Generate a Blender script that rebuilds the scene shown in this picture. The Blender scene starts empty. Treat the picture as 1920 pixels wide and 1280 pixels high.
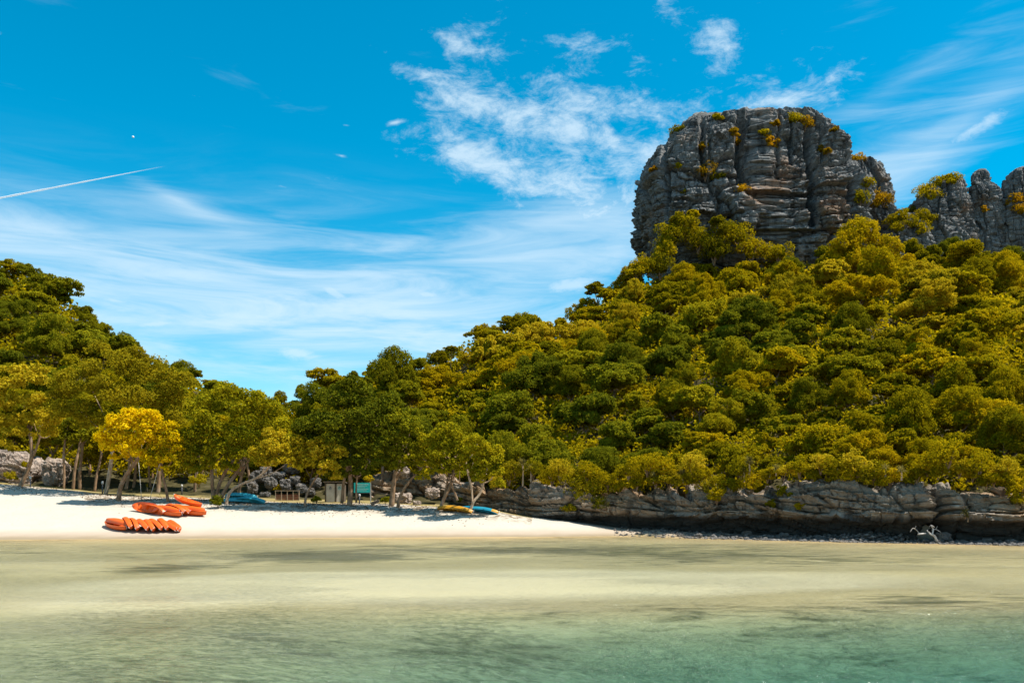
import bpy, math, random
import numpy as np
from mathutils import Vector, Matrix

random.seed(7)
RNG = np.random.default_rng(7)
SC = bpy.context.scene
COL = SC.collection
R = math.radians

# ------------------------------------------------------------------ camera
F = 1663.0          # focal length in photo pixels (photo 1920 wide)
HZ = 935.0          # photo row of the horizon
CH = 3.2            # camera height above the water
cam = bpy.data.cameras.new('camera')
cam.sensor_width = 36.0
cam.lens = F / 1920.0 * 36.0
cam.shift_y = (HZ - 640.0) / 1920.0
cam.clip_start = 0.1
cam.clip_end = 40000.0
camo = bpy.data.objects.new('camera', cam)
COL.objects.link(camo)
camo.location = (0, 0, CH)
camo.rotation_euler = (R(90), 0, 0)
SC.camera = camo

# ------------------------------------------------------------------ sun, exposure
SUN_DIR = Vector((0.50, -0.08, 0.86)).normalized()      # towards the sun
SUN_EL = math.asin(SUN_DIR.z)
SUN_AZ = math.atan2(SUN_DIR.x, SUN_DIR.y)
sun = bpy.data.lights.new('sun', 'SUN')
sun.energy = 5.0
sun.angle = R(0.53)
sun.color = (1.0, 0.95, 0.86)
suno = bpy.data.objects.new('sun', sun)
COL.objects.link(suno)
suno.location = (60, -20, 120)
suno.rotation_euler = SUN_DIR.to_track_quat('Z', 'Y').to_euler()
vs = SC.view_settings
vs.view_transform = 'Standard'
vs.look = 'None'
vs.gamma = 1.0
vs.exposure = 0.8
vs.use_curve_mapping = False
SC.cycles.max_bounces = 6
SC.cycles.diffuse_bounces = 3
SC.cycles.glossy_bounces = 2
SC.cycles.transparent_max_bounces = 12
SC.cycles.sample_clamp_indirect = 6.0


# ------------------------------------------------------------------ node helpers
class NB:
    def __init__(self, tree):
        self.t = tree
        self.n = tree.nodes
        self.l = tree.links

    def node(self, typ, **kw):
        nd = self.n.new(typ)
        for k, v in kw.items():
            setattr(nd, k, v)
        return nd

    def put(self, sock, v):
        if hasattr(v, 'links') or isinstance(v, bpy.types.NodeSocket):
            self.l.new(v, sock)
        else:
            try:
                sock.default_value = v
            except Exception:
                sock.default_value = (*v, 1.0)

    def m(self, op, a, b=None, c=None, clamp=False):
        nd = self.node('ShaderNodeMath', operation=op)
        nd.use_clamp = clamp
        self.put(nd.inputs[0], a)
        if b is not None:
            self.put(nd.inputs[1], b)
        if c is not None:
            self.put(nd.inputs[2], c)
        return nd.outputs[0]

    def vm(self, op, a, b=None):
        nd = self.node('ShaderNodeVectorMath', operation=op)
        self.put(nd.inputs[0], a)
        if b is not None:
            self.put(nd.inputs[1], b)
        return nd.outputs[0]

    def noise(self, vec, scale, detail=4, rough=0.5, dist=0.0):
        nd = self.node('ShaderNodeTexNoise')
        self.put(nd.inputs['Vector'], vec)
        nd.inputs['Scale'].default_value = scale
        nd.inputs['Detail'].default_value = detail
        nd.inputs['Roughness'].default_value = rough
        nd.inputs['Distortion'].default_value = dist
        return nd.outputs['Fac']

    def rng(self, v, a, b, c=0.0, d=1.0, smooth=True):
        nd = self.node('ShaderNodeMapRange')
        nd.interpolation_type = 'SMOOTHSTEP' if smooth else 'LINEAR'
        self.put(nd.inputs['Value'], v)
        for i, x in zip((1, 2, 3, 4), (a, b, c, d)):
            self.put(nd.inputs[i], x)
        return nd.outputs[0]

    def mix(self, fac, a, b, typ='MIX'):
        nd = self.node('ShaderNodeMix', data_type='RGBA', blend_type=typ)
        self.put(nd.inputs[0], fac)
        self.put(nd.inputs[6], a)
        self.put(nd.inputs[7], b)
        return nd.outputs[2]

    def ramp(self, v, stops):
        nd = self.node('ShaderNodeValToRGB')
        self.put(nd.inputs[0], v)
        e = nd.color_ramp.elements
        while len(e) < len(stops):
            e.new(0.5)
        for el, (p, c) in zip(e, stops):
            el.position = p
            el.color = (*c, 1)
        return nd.outputs[0]

    def bump(self, h, strength, dist, normal=None):
        nd = self.node('ShaderNodeBump')
        nd.inputs['Strength'].default_value = strength
        nd.inputs['Distance'].default_value = dist
        self.put(nd.inputs['Height'], h)
        if normal is not None:
            self.put(nd.inputs['Normal'], normal)
        return nd.outputs[0]


def new_mat(name):
    m = bpy.data.materials.new(name)
    m.use_nodes = True
    m.node_tree.nodes.clear()
    b = NB(m.node_tree)
    out = b.node('ShaderNodeOutputMaterial')
    return m, b, out


def principled(b, out, color, rough=0.8, normal=None, spec=0.3, metal=0.0):
    p = b.node('ShaderNodeBsdfPrincipled')
    b.put(p.inputs['Base Color'], color)
    b.put(p.inputs['Roughness'], rough)
    p.inputs['Specular IOR Level'].default_value = spec
    p.inputs['Metallic'].default_value = metal
    if normal is not None:
        b.put(p.inputs['Normal'], normal)
    b.l.new(p.outputs[0], out.inputs['Surface'])
    return p


def geo_pos(b):
    return b.node('ShaderNodeNewGeometry').outputs['Position']


# ------------------------------------------------------------------ sky: clear blue with thin cloud by direction
world = bpy.data.worlds.new('World')
SC.world = world
world.use_nodes = True
wt = world.node_tree
wt.nodes.clear()
w = NB(wt)
wout = w.node('ShaderNodeOutputWorld')
bg = w.node('ShaderNodeBackground')
bg.inputs['Strength'].default_value = 0.1
wt.links.new(bg.outputs[0], wout.inputs['Surface'])
sky = w.node('ShaderNodeTexSky', sky_type='NISHITA')
sky.sun_disc = False
sky.sun_elevation = SUN_EL
sky.sun_rotation = SUN_AZ
sky.altitude = 0.0
sky.air_density = 1.0
sky.dust_density = 0.2
sky.ozone_density = 2.2
hs = w.node('ShaderNodeHueSaturation')
hs.inputs['Hue'].default_value = 0.475
hs.inputs['Saturation'].default_value = 1.6
hs.inputs['Value'].default_value = 1.0
wt.links.new(sky.outputs[0], hs.inputs['Color'])
gen = w.node('ShaderNodeTexCoord').outputs['Generated']
sep = w.node('ShaderNodeSeparateXYZ')
wt.links.new(gen, sep.inputs[0])
az = w.m('ARCTAN2', sep.outputs[0], sep.outputs[1])
el = w.m('ARCSINE', sep.outputs[2])


def azel(u, v):
    a = math.atan((u - 960) / F)
    return a, math.atan((HZ - v) / F * math.cos(a))


sph = w.node('ShaderNodeCombineXYZ')
wt.links.new(az, sph.inputs[0])
wt.links.new(el, sph.inputs[1])


def gauss(u, v, ru, rv, rot=0.0, amp=1.0):
    a0, e0 = azel(u, v)
    mp = w.node('ShaderNodeMapping', vector_type='TEXTURE')
    wt.links.new(sph.outputs[0], mp.inputs['Vector'])
    mp.inputs['Location'].default_value = (a0, e0, 0)
    mp.inputs['Rotation'].default_value = (0, 0, R(rot))
    mp.inputs['Scale'].default_value = (2.1 * ru / F, 2.1 * rv / F, 1)
    gr = w.node('ShaderNodeTexGradient', gradient_type='QUADRATIC_SPHERE')
    wt.links.new(mp.outputs[0], gr.inputs[0])
    return (gr.outputs['Fac'], amp)


def total(lst):
    r = 0.0
    for g, amp in lst:
        r = w.m('MULTIPLY_ADD', g, amp, r)
    return w.m('MINIMUM', r, 1.0)


cov_a = total([gauss(1070, 240, 250, 115, -14, 1.0), gauss(860, 190, 110, 26, -10, 0.75),
               gauss(890, 300, 130, 34, -12, 0.9), gauss(1000, 365, 90, 35, 0, 0.5),
               gauss(1350, 70, 80, 55, -25, 0.7), gauss(1105, 75, 55, 26, 0, 0.6),
               gauss(1550, 145, 80, 42, 10, 0.75), gauss(870, 85, 70, 28, -15, 0.6),
               gauss(800, 140, 70, 15, -8, 0.7), gauss(1245, 8, 40, 22, -20, 0.6),
               gauss(1460, 190, 90, 22, 0, 0.9), gauss(1270, 300, 90, 90, 0, 0.6), gauss(1120, 410, 120, 55, 0, 0.75)])
cov_b = total([gauss(700, 590, 760, 150, -3, 1.0), gauss(1000, 455, 320, 80, 10, 0.7),
               gauss(1790, 235, 260, 62, 24, 1.0), gauss(1630, 330, 140, 70, 0, 0.7),
               gauss(1600, 40, 150, 40, 15, 0.45),
               gauss(80, 455, 160, 28, -12, 0.8), gauss(330, 375, 110, 17, -19, 0.7),
               gauss(1700, 150, 220, 40, 20, 0.5), gauss(60, 520, 160, 60, -20, 0.8),
               gauss(330, 560, 300, 80, -8, 0.7), gauss(1120, 440, 150, 70, 6, 0.9)])
cov_c = total([gauss(292, 607, 58, 9, 8, 1.0), gauss(625, 548, 50, 16, -22, 1.0), gauss(560, 662, 75, 20, -8, 1.0),
               gauss(500, 582, 60, 16, 0, 0.8), gauss(800, 552, 45, 12, -5, 0.9), gauss(1070, 535, 130, 30, 8, 0.9),
               gauss(215, 563, 60, 10, -4, 0.8), gauss(650, 235, 18, 5, 0, 0.6), gauss(640, 292, 24, 6, -6, 0.7),
               gauss(530, 350, 26, 5, -6, 0.5), gauss(740, 230, 28, 8, 12, 0.8), gauss(1830, 240, 110, 22, 20, 0.7),
               gauss(1200, 290, 60, 18, 0, 0.6)])
elsewhere = w.rng(w.noise(gen, 1.6, 2, 0.5), 0.36, 0.60, 0.15, 0.95)
front = w.rng(w.m('ABSOLUTE', az), R(32), R(50), 0.0, 1.0)
elsewhere = w.m('MULTIPLY', elsewhere, front)
va = w.vm('MULTIPLY', gen, (1.0, 1.0, 2.1))
vb = w.vm('MULTIPLY', gen, (1.0, 1.0, 7.0))
na = w.noise(va, 22.0, 6, 0.72, 0.3)
nb = w.noise(vb, 5.2, 6, 0.62, 0.7)
nc = na
ca = w.rng(w.m('ADD', na, w.m('MULTIPLY', w.m('MAXIMUM', cov_a, elsewhere), 0.44)), 0.66, 1.06)
cb = w.rng(w.m('ADD', nb, w.m('MULTIPLY', w.m('MAXIMUM', cov_b, elsewhere), 0.60)), 0.62, 1.36)
cc = w.rng(w.m('ADD', nc, w.m('MULTIPLY', cov_c, 0.95)), 0.80, 1.30)
cloud = w.m('MAXIMUM', w.m('MULTIPLY', ca, 0.74), w.m('MULTIPLY', cb, 0.62))
cloud = w.m('MAXIMUM', cloud, w.m('MULTIPLY', cc, 0.62))
veil = w.m('MULTIPLY', w.m('MAXIMUM', total([gauss(680, 610, 720, 150, -3, 1.3)]), w.m('MULTIPLY', elsewhere, 0.6)), w.rng(nb, 0.36, 0.66, 0.06, 0.48))
cloud = w.m('SUBTRACT', 1.0, w.m('MULTIPLY', w.m('SUBTRACT', 1.0, cloud), w.m('SUBTRACT', 1.0, veil)))
skyc = w.mix(cloud, hs.outputs[0], (4.5, 5.5, 6.2, 1))
wt.links.new(skyc, bg.inputs['Color'])


# ------------------------------------------------------------------ numpy noise
def _hash(ix, iy, iz, seed):
    h = (ix.astype(np.int64) * 374761393 + iy.astype(np.int64) * 668265263 + iz.astype(np.int64) * 2147483647 + seed * 1274126177) & 0xFFFFFFFF
    h = ((h ^ (h >> 13)) * 1274126177) & 0xFFFFFFFF
    h = (h ^ (h >> 16)) & 0xFFFFFFFF
    h = (h * 2246822519) & 0xFFFFFFFF
    return ((h ^ (h >> 15)) & 0xFFFFFF) / float(0xFFFFFF)


def vnoise(P, seed=0):
    P = np.asarray(P, float)
    I = np.floor(P)
    f = P - I
    f = f * f * f * (f * (f * 6 - 15) + 10)
    x, y, z = I[..., 0], I[..., 1], I[..., 2]
    r = 0
    for dx in (0, 1):
        wx = f[..., 0] if dx else 1 - f[..., 0]
        for dy in (0, 1):
            wy = f[..., 1] if dy else 1 - f[..., 1]
            for dz in (0, 1):
                wz = f[..., 2] if dz else 1 - f[..., 2]
                r = r + wx * wy * wz * _hash(x + dx, y + dy, z + dz, seed)
    return r * 2 - 1


def fbm(P, octv=4, seed=0, gain=0.5):
    P = np.asarray(P, float)
    r, a, s = 0, 1.0, 0
    for i in range(octv):
        r = r + a * vnoise(P * (2.03 ** i) + 17.3 * i, seed + i)
        s += a
        a *= gain
    return r / s


def worley2(U, V, seed=0):
    iu, iv = np.floor(U), np.floor(V)
    f1 = np.full(U.shape, 9.0)
    f2 = np.full(U.shape, 9.0)
    hid = np.zeros(U.shape)
    off = np.zeros(U.shape)
    z = np.zeros_like(U)
    for du in (-1, 0, 1):
        for dv in (-1, 0, 1):
            cu, cv = iu + du, iv + dv
            pu = cu + 0.1 + 0.8 * _hash(cu, cv, z, seed)
            pv = cv + 0.1 + 0.8 * _hash(cu, cv, z + 1, seed)
            d = np.maximum(np.abs(pu - U), np.abs(pv - V)) * 0.6 + np.hypot(pu - U, pv - V) * 0.4
            h = _hash(cu, cv, z + 2, seed)
            new1 = d < f1
            f2 = np.where(new1, f1, np.minimum(f2, d))
            hid = np.where(new1, h, hid)
            off = np.where(new1, (U - pu) * (h * 7.3 % 1 - .5) + (V - pv) * (h * 13.7 % 1 - .5), off)
            f1 = np.where(new1, d, f1)
    return f1, f2, hid, off


def sstep(x, a, b):
    t = np.clip((x - a) / (b - a), 0, 1)
    return t * t * (3 - 2 * t)


# ------------------------------------------------------------------ object helpers
def mesh_np(name, V, Fc, mat=None, parent=None, smooth=False, attrs=None, loc=None):
    V = np.asarray(V, np.float32).reshape(-1, 3)
    me = bpy.data.meshes.new(name)
    if isinstance(Fc, np.ndarray):
        k = Fc.shape[1]
        n = len(Fc)
        me.vertices.add(len(V))
        me.vertices.foreach_set('co', V.ravel())
        me.loops.add(n * k)
        me.loops.foreach_set('vertex_index', Fc.astype(np.int32).ravel())
        me.polygons.add(n)
        me.polygons.foreach_set('loop_start', np.arange(0, n * k, k, dtype=np.int32))
        me.polygons.foreach_set('use_smooth', np.full(n, smooth, dtype=bool))
        me.update(calc_edges=True)
    else:
        me.from_pydata([tuple(map(float, v)) for v in V], [], [tuple(int(i) for i in f) for f in Fc])
        me.polygons.foreach_set('use_smooth', np.full(len(me.polygons), smooth, dtype=bool))
        me.update()
    if attrs:
        for an, (dom, arr) in attrs.items():
            a = me.attributes.new(an, 'FLOAT', dom)
            a.data.foreach_set('value', np.asarray(arr, np.float32))
    if mat is not None:
        me.materials.append(mat)
    o = bpy.data.objects.new(name, me)
    COL.objects.link(o)
    if parent is not None:
        o.parent = parent
    if loc is not None:
        o.location = loc
    return o


def empty(name, loc=(0, 0, 0), rotz=0.0):
    o = bpy.data.objects.new(name, None)
    COL.objects.link(o)
    o.location = loc
    o.rotation_euler = (0, 0, rotz)
    o.empty_display_size = 0.3
    return o


def tag(o, label=None, cat=None, group=None, kind=None):
    if label:
        o['label'] = label
    if cat:
        o['category'] = cat
    if group:
        o['group'] = group
    if kind:
        o['kind'] = kind
    return o


def copy_tree(o, parent=None):
    c = o.copy()
    COL.objects.link(c)
    if parent is not None:
        c.parent = parent
    for ch in list(o.children):
        copy_tree(ch, c)
    return c


def grid_faces(nr, nc, wrap=False):
    r = np.arange(nr - 1)[:, None]
    c = np.arange(nc if wrap else nc - 1)[None, :]
    c2 = (c + 1) % nc
    a = r * nc + c
    b = r * nc + c2
    d = (r + 1) * nc + c
    e = (r + 1) * nc + c2
    return np.stack([a, b, e, d], -1).reshape(-1, 4)


class MB:
    """collects boxes, tubes and free faces for one mesh"""
    def __init__(self):
        self.v = []
        self.f = []

    def add(self, V, Fs):
        o = len(self.v)
        self.v += [tuple(x) for x in V]
        self.f += [tuple(i + o for i in f) for f in Fs]
        return self

    def box(self, c, s, rot=None):
        V = []
        for sx in (-.5, .5):
            for sy in (-.5, .5):
                for sz in (-.5, .5):
                    p = Vector((sx * s[0], sy * s[1], sz * s[2]))
                    if rot is not None:
                        p = rot @ p
                    V.append(p + Vector(c))
        return self.add(V, [(0, 1, 3, 2), (4, 6, 7, 5), (0, 4, 5, 1), (2, 3, 7, 6), (0, 2, 6, 4), (1, 5, 7, 3)])

    def tube(self, pts, rad, n=8, jit=0.0, cap=True):
        pts = [Vector(p) for p in pts]
        if not hasattr(rad, '__len__'):
            rad = [rad] * len(pts)
        o = len(self.v)
        up = Vector((0.31, 0.9, 0.2)).normalized()
        for i, p in enumerate(pts):
            d = (pts[min(i + 1, len(pts) - 1)] - pts[max(i - 1, 0)]).normalized()
            a = d.cross(up)
            if a.length < 1e-3:
                a = d.cross(Vector((1, 0, 0)))
            a.normalize()
            b = d.cross(a)
            for k in range(n):
                t = 2 * math.pi * k / n
                rr = rad[i] * (1 + jit * (random.random() - .5))
                self.v.append(tuple(p + a * math.cos(t) * rr + b * math.sin(t) * rr))
        for i in range(len(pts) - 1):
            for k in range(n):
                k2 = (k + 1) % n
                self.f.append((o + i * n + k, o + i * n + k2, o + (i + 1) * n + k2, o + (i + 1) * n + k))
        if cap:
            self.f.append(tuple(o + k for k in range(n))[::-1])
            self.f.append(tuple(o + (len(pts) - 1) * n + k for k in range(n)))
        return self

    def build(self, name, mat, parent=None, smooth=False, loc=None):
        return mesh_np(name, self.v, self.f, mat, parent, smooth, loc=loc)


def smooth_path(pts, sub=4):
    """Catmull-Rom through pts of any dimension"""
    P = [np.array(p, float) for p in pts]
    P = [2 * P[0] - P[1]] + P + [2 * P[-1] - P[-2]]
    out = []
    for i in range(1, len(P) - 2):
        for k in range(sub):
            t = k / sub
            a, b, c, d = P[i - 1], P[i], P[i + 1], P[i + 2]
            out.append(0.5 * ((2 * b) + (c - a) * t + (2 * a - 5 * b + 4 * c - d) * t * t + (3 * b - a - 3 * c + d) * t ** 3))
    out.append(P[-2])
    return out


# ------------------------------------------------------------------ materials
def mat_leaf(name, stops, trans=0.46, nscale=0.35):
    m, b, out = new_mat(name)
    oi = b.node('ShaderNodeObjectInfo').outputs['Random']
    at = b.node('ShaderNodeAttribute', attribute_name='leafv').outputs['Fac']
    n = b.noise(geo_pos(b), nscale, 3, 0.6)
    v = b.m('ADD', b.m('MULTIPLY', oi, 0.55), b.m('MULTIPLY', b.m('SUBTRACT', n, 0.5), 1.0))
    v = b.m('ADD', v, b.m('MULTIPLY', at, 0.35))
    col = b.ramp(v, stops)
    br = b.rng(at, 0.0, 1.0, 0.78, 1.22, smooth=False)
    col = b.mix(1.0, col, b.vm('MULTIPLY', (1, 1, 1), br), 'MULTIPLY')
    d = b.node('ShaderNodeBsdfDiffuse')
    b.put(d.inputs['Color'], col)
    t = b.node('ShaderNodeBsdfTranslucent')
    b.put(t.inputs['Color'], b.mix(1.0, col, (1.25, 1.1, 0.6, 1), 'MULTIPLY'))
    mx = b.node('ShaderNodeMixShader')
    mx.inputs[0].default_value = trans
    b.l.new(d.outputs[0], mx.inputs[1])
    b.l.new(t.outputs[0], mx.inputs[2])
    b.l.new(mx.outputs[0], out.inputs['Surface'])
    return m


L_HILL = mat_leaf('leaf_hill', [(0.0, (0.124, 0.121, 0.0056)), (0.35, (0.232, 0.199, 0.0056)), (0.62, (0.346, 0.276, 0.0056)), (0.9, (0.464, 0.336, 0.0070))])
L_FAR = mat_leaf('leaf_far', [(0.0, (0.122, 0.125, 0.0070)), (0.4, (0.218, 0.204, 0.0084)), (0.7, (0.304, 0.267, 0.0098)), (1.0, (0.385, 0.319, 0.0112))])
L_BEACH = mat_leaf('leaf_beach', [(0.0, (0.134, 0.146, 0.0078)), (0.4, (0.258, 0.240, 0.0091)), (0.75, (0.383, 0.325, 0.0104)), (1.0, (0.476, 0.386, 0.0156))], nscale=0.6)
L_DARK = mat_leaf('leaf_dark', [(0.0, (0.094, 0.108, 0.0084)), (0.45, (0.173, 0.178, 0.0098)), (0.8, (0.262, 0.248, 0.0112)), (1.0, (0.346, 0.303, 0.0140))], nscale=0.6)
L_SOFT = mat_leaf('leaf_soft', [(0.0, (0.202, 0.177, 0.0100)), (0.45, (0.315, 0.257, 0.0110)), (0.8, (0.404, 0.319, 0.0140)), (1.0, (0.471, 0.366, 0.0200))], nscale=0.5)
L_LIGHT = mat_leaf('leaf_light', [(0.0, (0.179, 0.157, 0.0070)), (0.4, (0.337, 0.270, 0.0110)), (0.75, (0.484, 0.378, 0.0180)), (1.0, (0.579, 0.454, 0.0350))], nscale=0.7)
L_YELLOW = mat_leaf('leaf_yellow', [(0.0, (.26, .20, .005)), (0.18, (.47, .36, .005)), (0.45, (.63, .47, .005)), (0.8, (.70, .53, .008)), (1.0, (.78, .58, .015))], trans=0.42, nscale=0.9)
L_OCHRE = mat_leaf('leaf_ochre', [(0.0, (0.184, 0.121, 0.0060)), (0.4, (0.333, 0.209, 0.0080)), (0.75, (0.460, 0.264, 0.0100)), (1.0, (0.529, 0.286, 0.0120))], nscale=0.8)
L_PALE = mat_leaf('leaf_pale', [(0.0, (.16, .14, .05)), (0.4, (.28, .25, .09)), (0.75, (.38, .34, .14)), (1.0, (.48, .42, .2))], nscale=0.9)


def mat_bark(name, c1, c2):
    m, b, out = new_mat(name)
    p = geo_pos(b)
    n = b.noise(b.vm('MULTIPLY', p, (1, 1, 0.35)), 5.0, 6, 0.65)
    n2 = b.noise(p, 1.1, 3, 0.5)
    col = b.mix(b.rng(n, 0.3, 0.7), c1, c2)
    col = b.mix(b.rng(n2, 0.5, 0.75, 0, 0.5), col, (.35, .30, .24, 1))
    principled(b, out, col, 0.9, b.bump(n, 0.6, 0.05), 0.1)
    return m


BARK = mat_bark('bark_brown', (.13, .080, .045, 1), (.33, .21, .125, 1))
BARK_PALE = mat_bark('bark_pale', (.24, .165, .10, 1), (.52, .38, .26, 1))
DRIFT = mat_bark('bark_driftwood', (.30, .27, .24, 1), (.55, .51, .47, 1))


def mat_rock(name, dark, mid, light, warm, wscale=0.12, warm_amt=(0.55, 0.75), bump=0.7, streak=True, dark_foot=False):
    m, b, out = new_mat(name)
    p = geo_pos(b)
    n1 = b.noise(b.vm('MULTIPLY', p, (1, 1, 1.8)), 0.55, 8, 0.68, 0.3)
    n2 = b.noise(p, wscale, 4, 0.6, 0.4)
    n3 = b.noise(b.vm('MULTIPLY', p, (1, 1, 0.12)), 1.3, 5, 0.6, 0.2)
    n4 = b.noise(b.vm('MULTIPLY', p, (.55, .55, 3.4)), 1.6, 7, 0.7, 0.25)
    n5 = b.noise(b.vm('MULTIPLY', p, (1, 1, 0.2)), 0.28, 4, 0.65, 0.5)
    dkpatch = b.rng(n5, 0.52, 0.66, 0.0, 0.7)
    col = b.ramp(n1, [(0.30, dark), (0.45, mid), (0.58, mid), (0.74, light)])
    col = b.mix(b.rng(n2, *warm_amt, 0.0, 0.85), col, warm)
    if streak:
        col = b.mix(b.rng(n3, 0.52, 0.68, 0.0, 0.75), col, tuple(0.45 * x for x in dark) + (1,))
    if streak:
        col = b.mix(dkpatch, col, (*dark, 1))
    col = b.mix(b.rng(n4, 0.54, 0.72, 0.0, 0.6), col, (*light, 1))
    col = b.mix(b.rng(n4, 0.44, 0.30, 0.0, 0.75), col, (*dark, 1))
    if dark_foot:
        # darker towards the foot, with an uneven upper edge
        z = b.node('ShaderNodeSeparateXYZ')
        b.l.new(p, z.inputs[0])
        zz = b.m('ADD', z.outputs[2], b.m('MULTIPLY', b.m('SUBTRACT', n2, 0.5), 0.9))
        col = b.mix(b.rng(zz, 1.5, 1.95, 0.90, 0.0), col, (.040, .040, .038, 1))
    h = b.m('ADD', b.m('MULTIPLY', n4, 0.7), n1)
    principled(b, out, col, 0.92, b.bump(h, bump, 0.35), 0.15)
    return m


ROCK_PEAK = mat_rock('rock_peak', (.034, .036, .037), (.175, .172, .165), (.52, .49, .45), (.27, .165, .10, 1), 0.085, (0.55, 0.74), bump=1.0)
ROCK_SEA = mat_rock('rock_sea', (.045, .039, .032), (.265, .222, .176), (.58, .51, .42), (.31, .195, .105, 1), 0.13, (0.42, 0.62), dark_foot=True, bump=1.0)
ROCK_PALE = mat_rock('rock_pale', (.10, .075, .058), (.34, .265, .21), (.54, .46, .39), (.30, .20, .13, 1), 0.3, (0.55, 0.75), streak=False, bump=1.0)
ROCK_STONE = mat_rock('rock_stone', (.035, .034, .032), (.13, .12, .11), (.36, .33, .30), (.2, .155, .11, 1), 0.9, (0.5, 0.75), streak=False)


def mat_sand():
    m, b, out = new_mat('sand')
    p = geo_pos(b)
    z = b.node('ShaderNodeSeparateXYZ')
    b.l.new(p, z.inputs[0])
    n = b.noise(p, 0.5, 5, 0.6)
    nf = b.noise(p, 9.0, 4, 0.6)
    col = b.mix(n, (.425, .370, .290, 1), (.485, .43, .352, 1))
    col = b.mix(b.rng(nf, 0.35, 0.7, 0.0, 0.25), col, (.41, .35, .28, 1))
    zz = b.m('ADD', z.outputs[2], b.m('MULTIPLY', b.m('SUBTRACT', n, 0.5), 0.25))
    wet = b.rng(zz, 0.08, 0.34, 1.0, 0.0)
    damp = b.rng(zz, 0.2, 0.85, 1.0, 0.0)
    col = b.mix(b.m('MULTIPLY', damp, 0.8), col, (.34, .255, .18, 1))
    col = b.mix(b.m('MULTIPLY', wet, 0.8), col, (.26, .195, .115, 1))
    # leaf litter and dry grass behind the crest of the beach
    lit = b.noise(p, 1.1, 6, 0.7, 0.5)
    bk = b.node('ShaderNodeAttribute', attribute_name='back').outputs['Fac']
    lt = b.m('MULTIPLY', b.rng(lit, 0.42, 0.60), b.rng(bk, 0.55, 0.95))
    col = b.mix(lt, col, (.13, .088, .05, 1))
    gr = b.m('MULTIPLY', b.rng(bk, 1.2, 1.5), 0.85)
    col = b.mix(gr, col, b.mix(lit, (.19, .14, .035, 1), (.28, .21, .06, 1)))
    # foot prints
    vor = b.node('ShaderNodeTexVoronoi')
    vor.inputs['Scale'].default_value = 1.7
    b.l.new(p, vor.inputs['Vector'])
    dry = b.rng(zz, 0.5, 1.0)
    h = b.m('ADD', b.m('MULTIPLY', b.rng(vor.outputs['Distance'], 0.0, 0.35), dry), b.m('MULTIPLY', nf, 0.25))
    principled(b, out, col, b.m('SUBTRACT', 0.95, b.m('MULTIPLY', wet, 0.45)), b.bump(h, 0.5, 0.08), 0.2)
    return m


def mat_seabed():
    m, b, out = new_mat('seabed_sand')
    p = b.vm('MULTIPLY', geo_pos(b), (1, 1, 0))
    n1 = b.noise(b.vm('MULTIPLY', p, (0.55, 1.0, 1)), 0.11, 5, 0.6, 0.6)
    n2 = b.noise(b.vm('MULTIPLY', p, (0.5, 1.3, 1)), 0.75, 6, 0.65, 0.6)
    n3 = b.noise(b.vm('MULTIPLY', p, (0.7, 1, 1)), 3.2, 5, 0.65, 0.8)
    n5 = b.noise(b.vm('MULTIPLY', p, (0.30, 1.0, 1)), 1.6, 5, 0.7, 0.5)
    n6 = b.noise(b.vm('MULTIPLY', p, (0.35, 1.0, 1)), 6.5, 3, 0.6, 0.9)
    bed = b.node('ShaderNodeAttribute', attribute_name='weed').outputs['Fac']
    rough = b.node('ShaderNodeAttribute', attribute_name='rough').outputs['Fac']
    col = b.mix(n2, (.345, .240, .112, 1), (.43, .315, .165, 1))
    # clean pale sand where nothing grows
    col = b.mix(b.rng(b.m('ADD', bed, b.m('MULTIPLY', n1, -0.5)), -0.35, -0.75, 0.0, 0.85), col, (.545, .405, .245, 1))
    # dark ribs in the bed colour stand in for the shading of surface ripples
    col = b.mix(b.m('MULTIPLY', b.rng(n3, 0.40, 0.66, 0, 0.65), rough), col, (.135, .115, .045, 1))
    col = b.mix(b.m('MULTIPLY', b.rng(n6, 0.42, 0.66, 0, 0.75), rough), col, (.09, .085, .035, 1))
    wd = b.rng(b.m('ADD', b.m('ADD', b.m('MULTIPLY', n1, 0.7), b.m('MULTIPLY', n5, 0.95)), b.m('MULTIPLY', bed, 0.40)), 0.84, 1.14, 0.0, 0.88)
    col = b.mix(wd, col, (.060, .052, .020, 1))
    principled(b, out, col, 0.95, b.bump(n3, 0.5, 0.08), 0.1)
    return m


def mat_soil():
    m, b, out = new_mat('forest_floor')
    p = geo_pos(b)
    n = b.noise(p, 0.8, 6, 0.65)
    col = b.ramp(n, [(0.3, (.025, .022, .010)), (0.55, (.06, .05, .018)), (0.75, (.10, .085, .05))])
    principled(b, out, col, 0.95, b.bump(n, 0.8, 0.3), 0.1)
    return m


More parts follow.
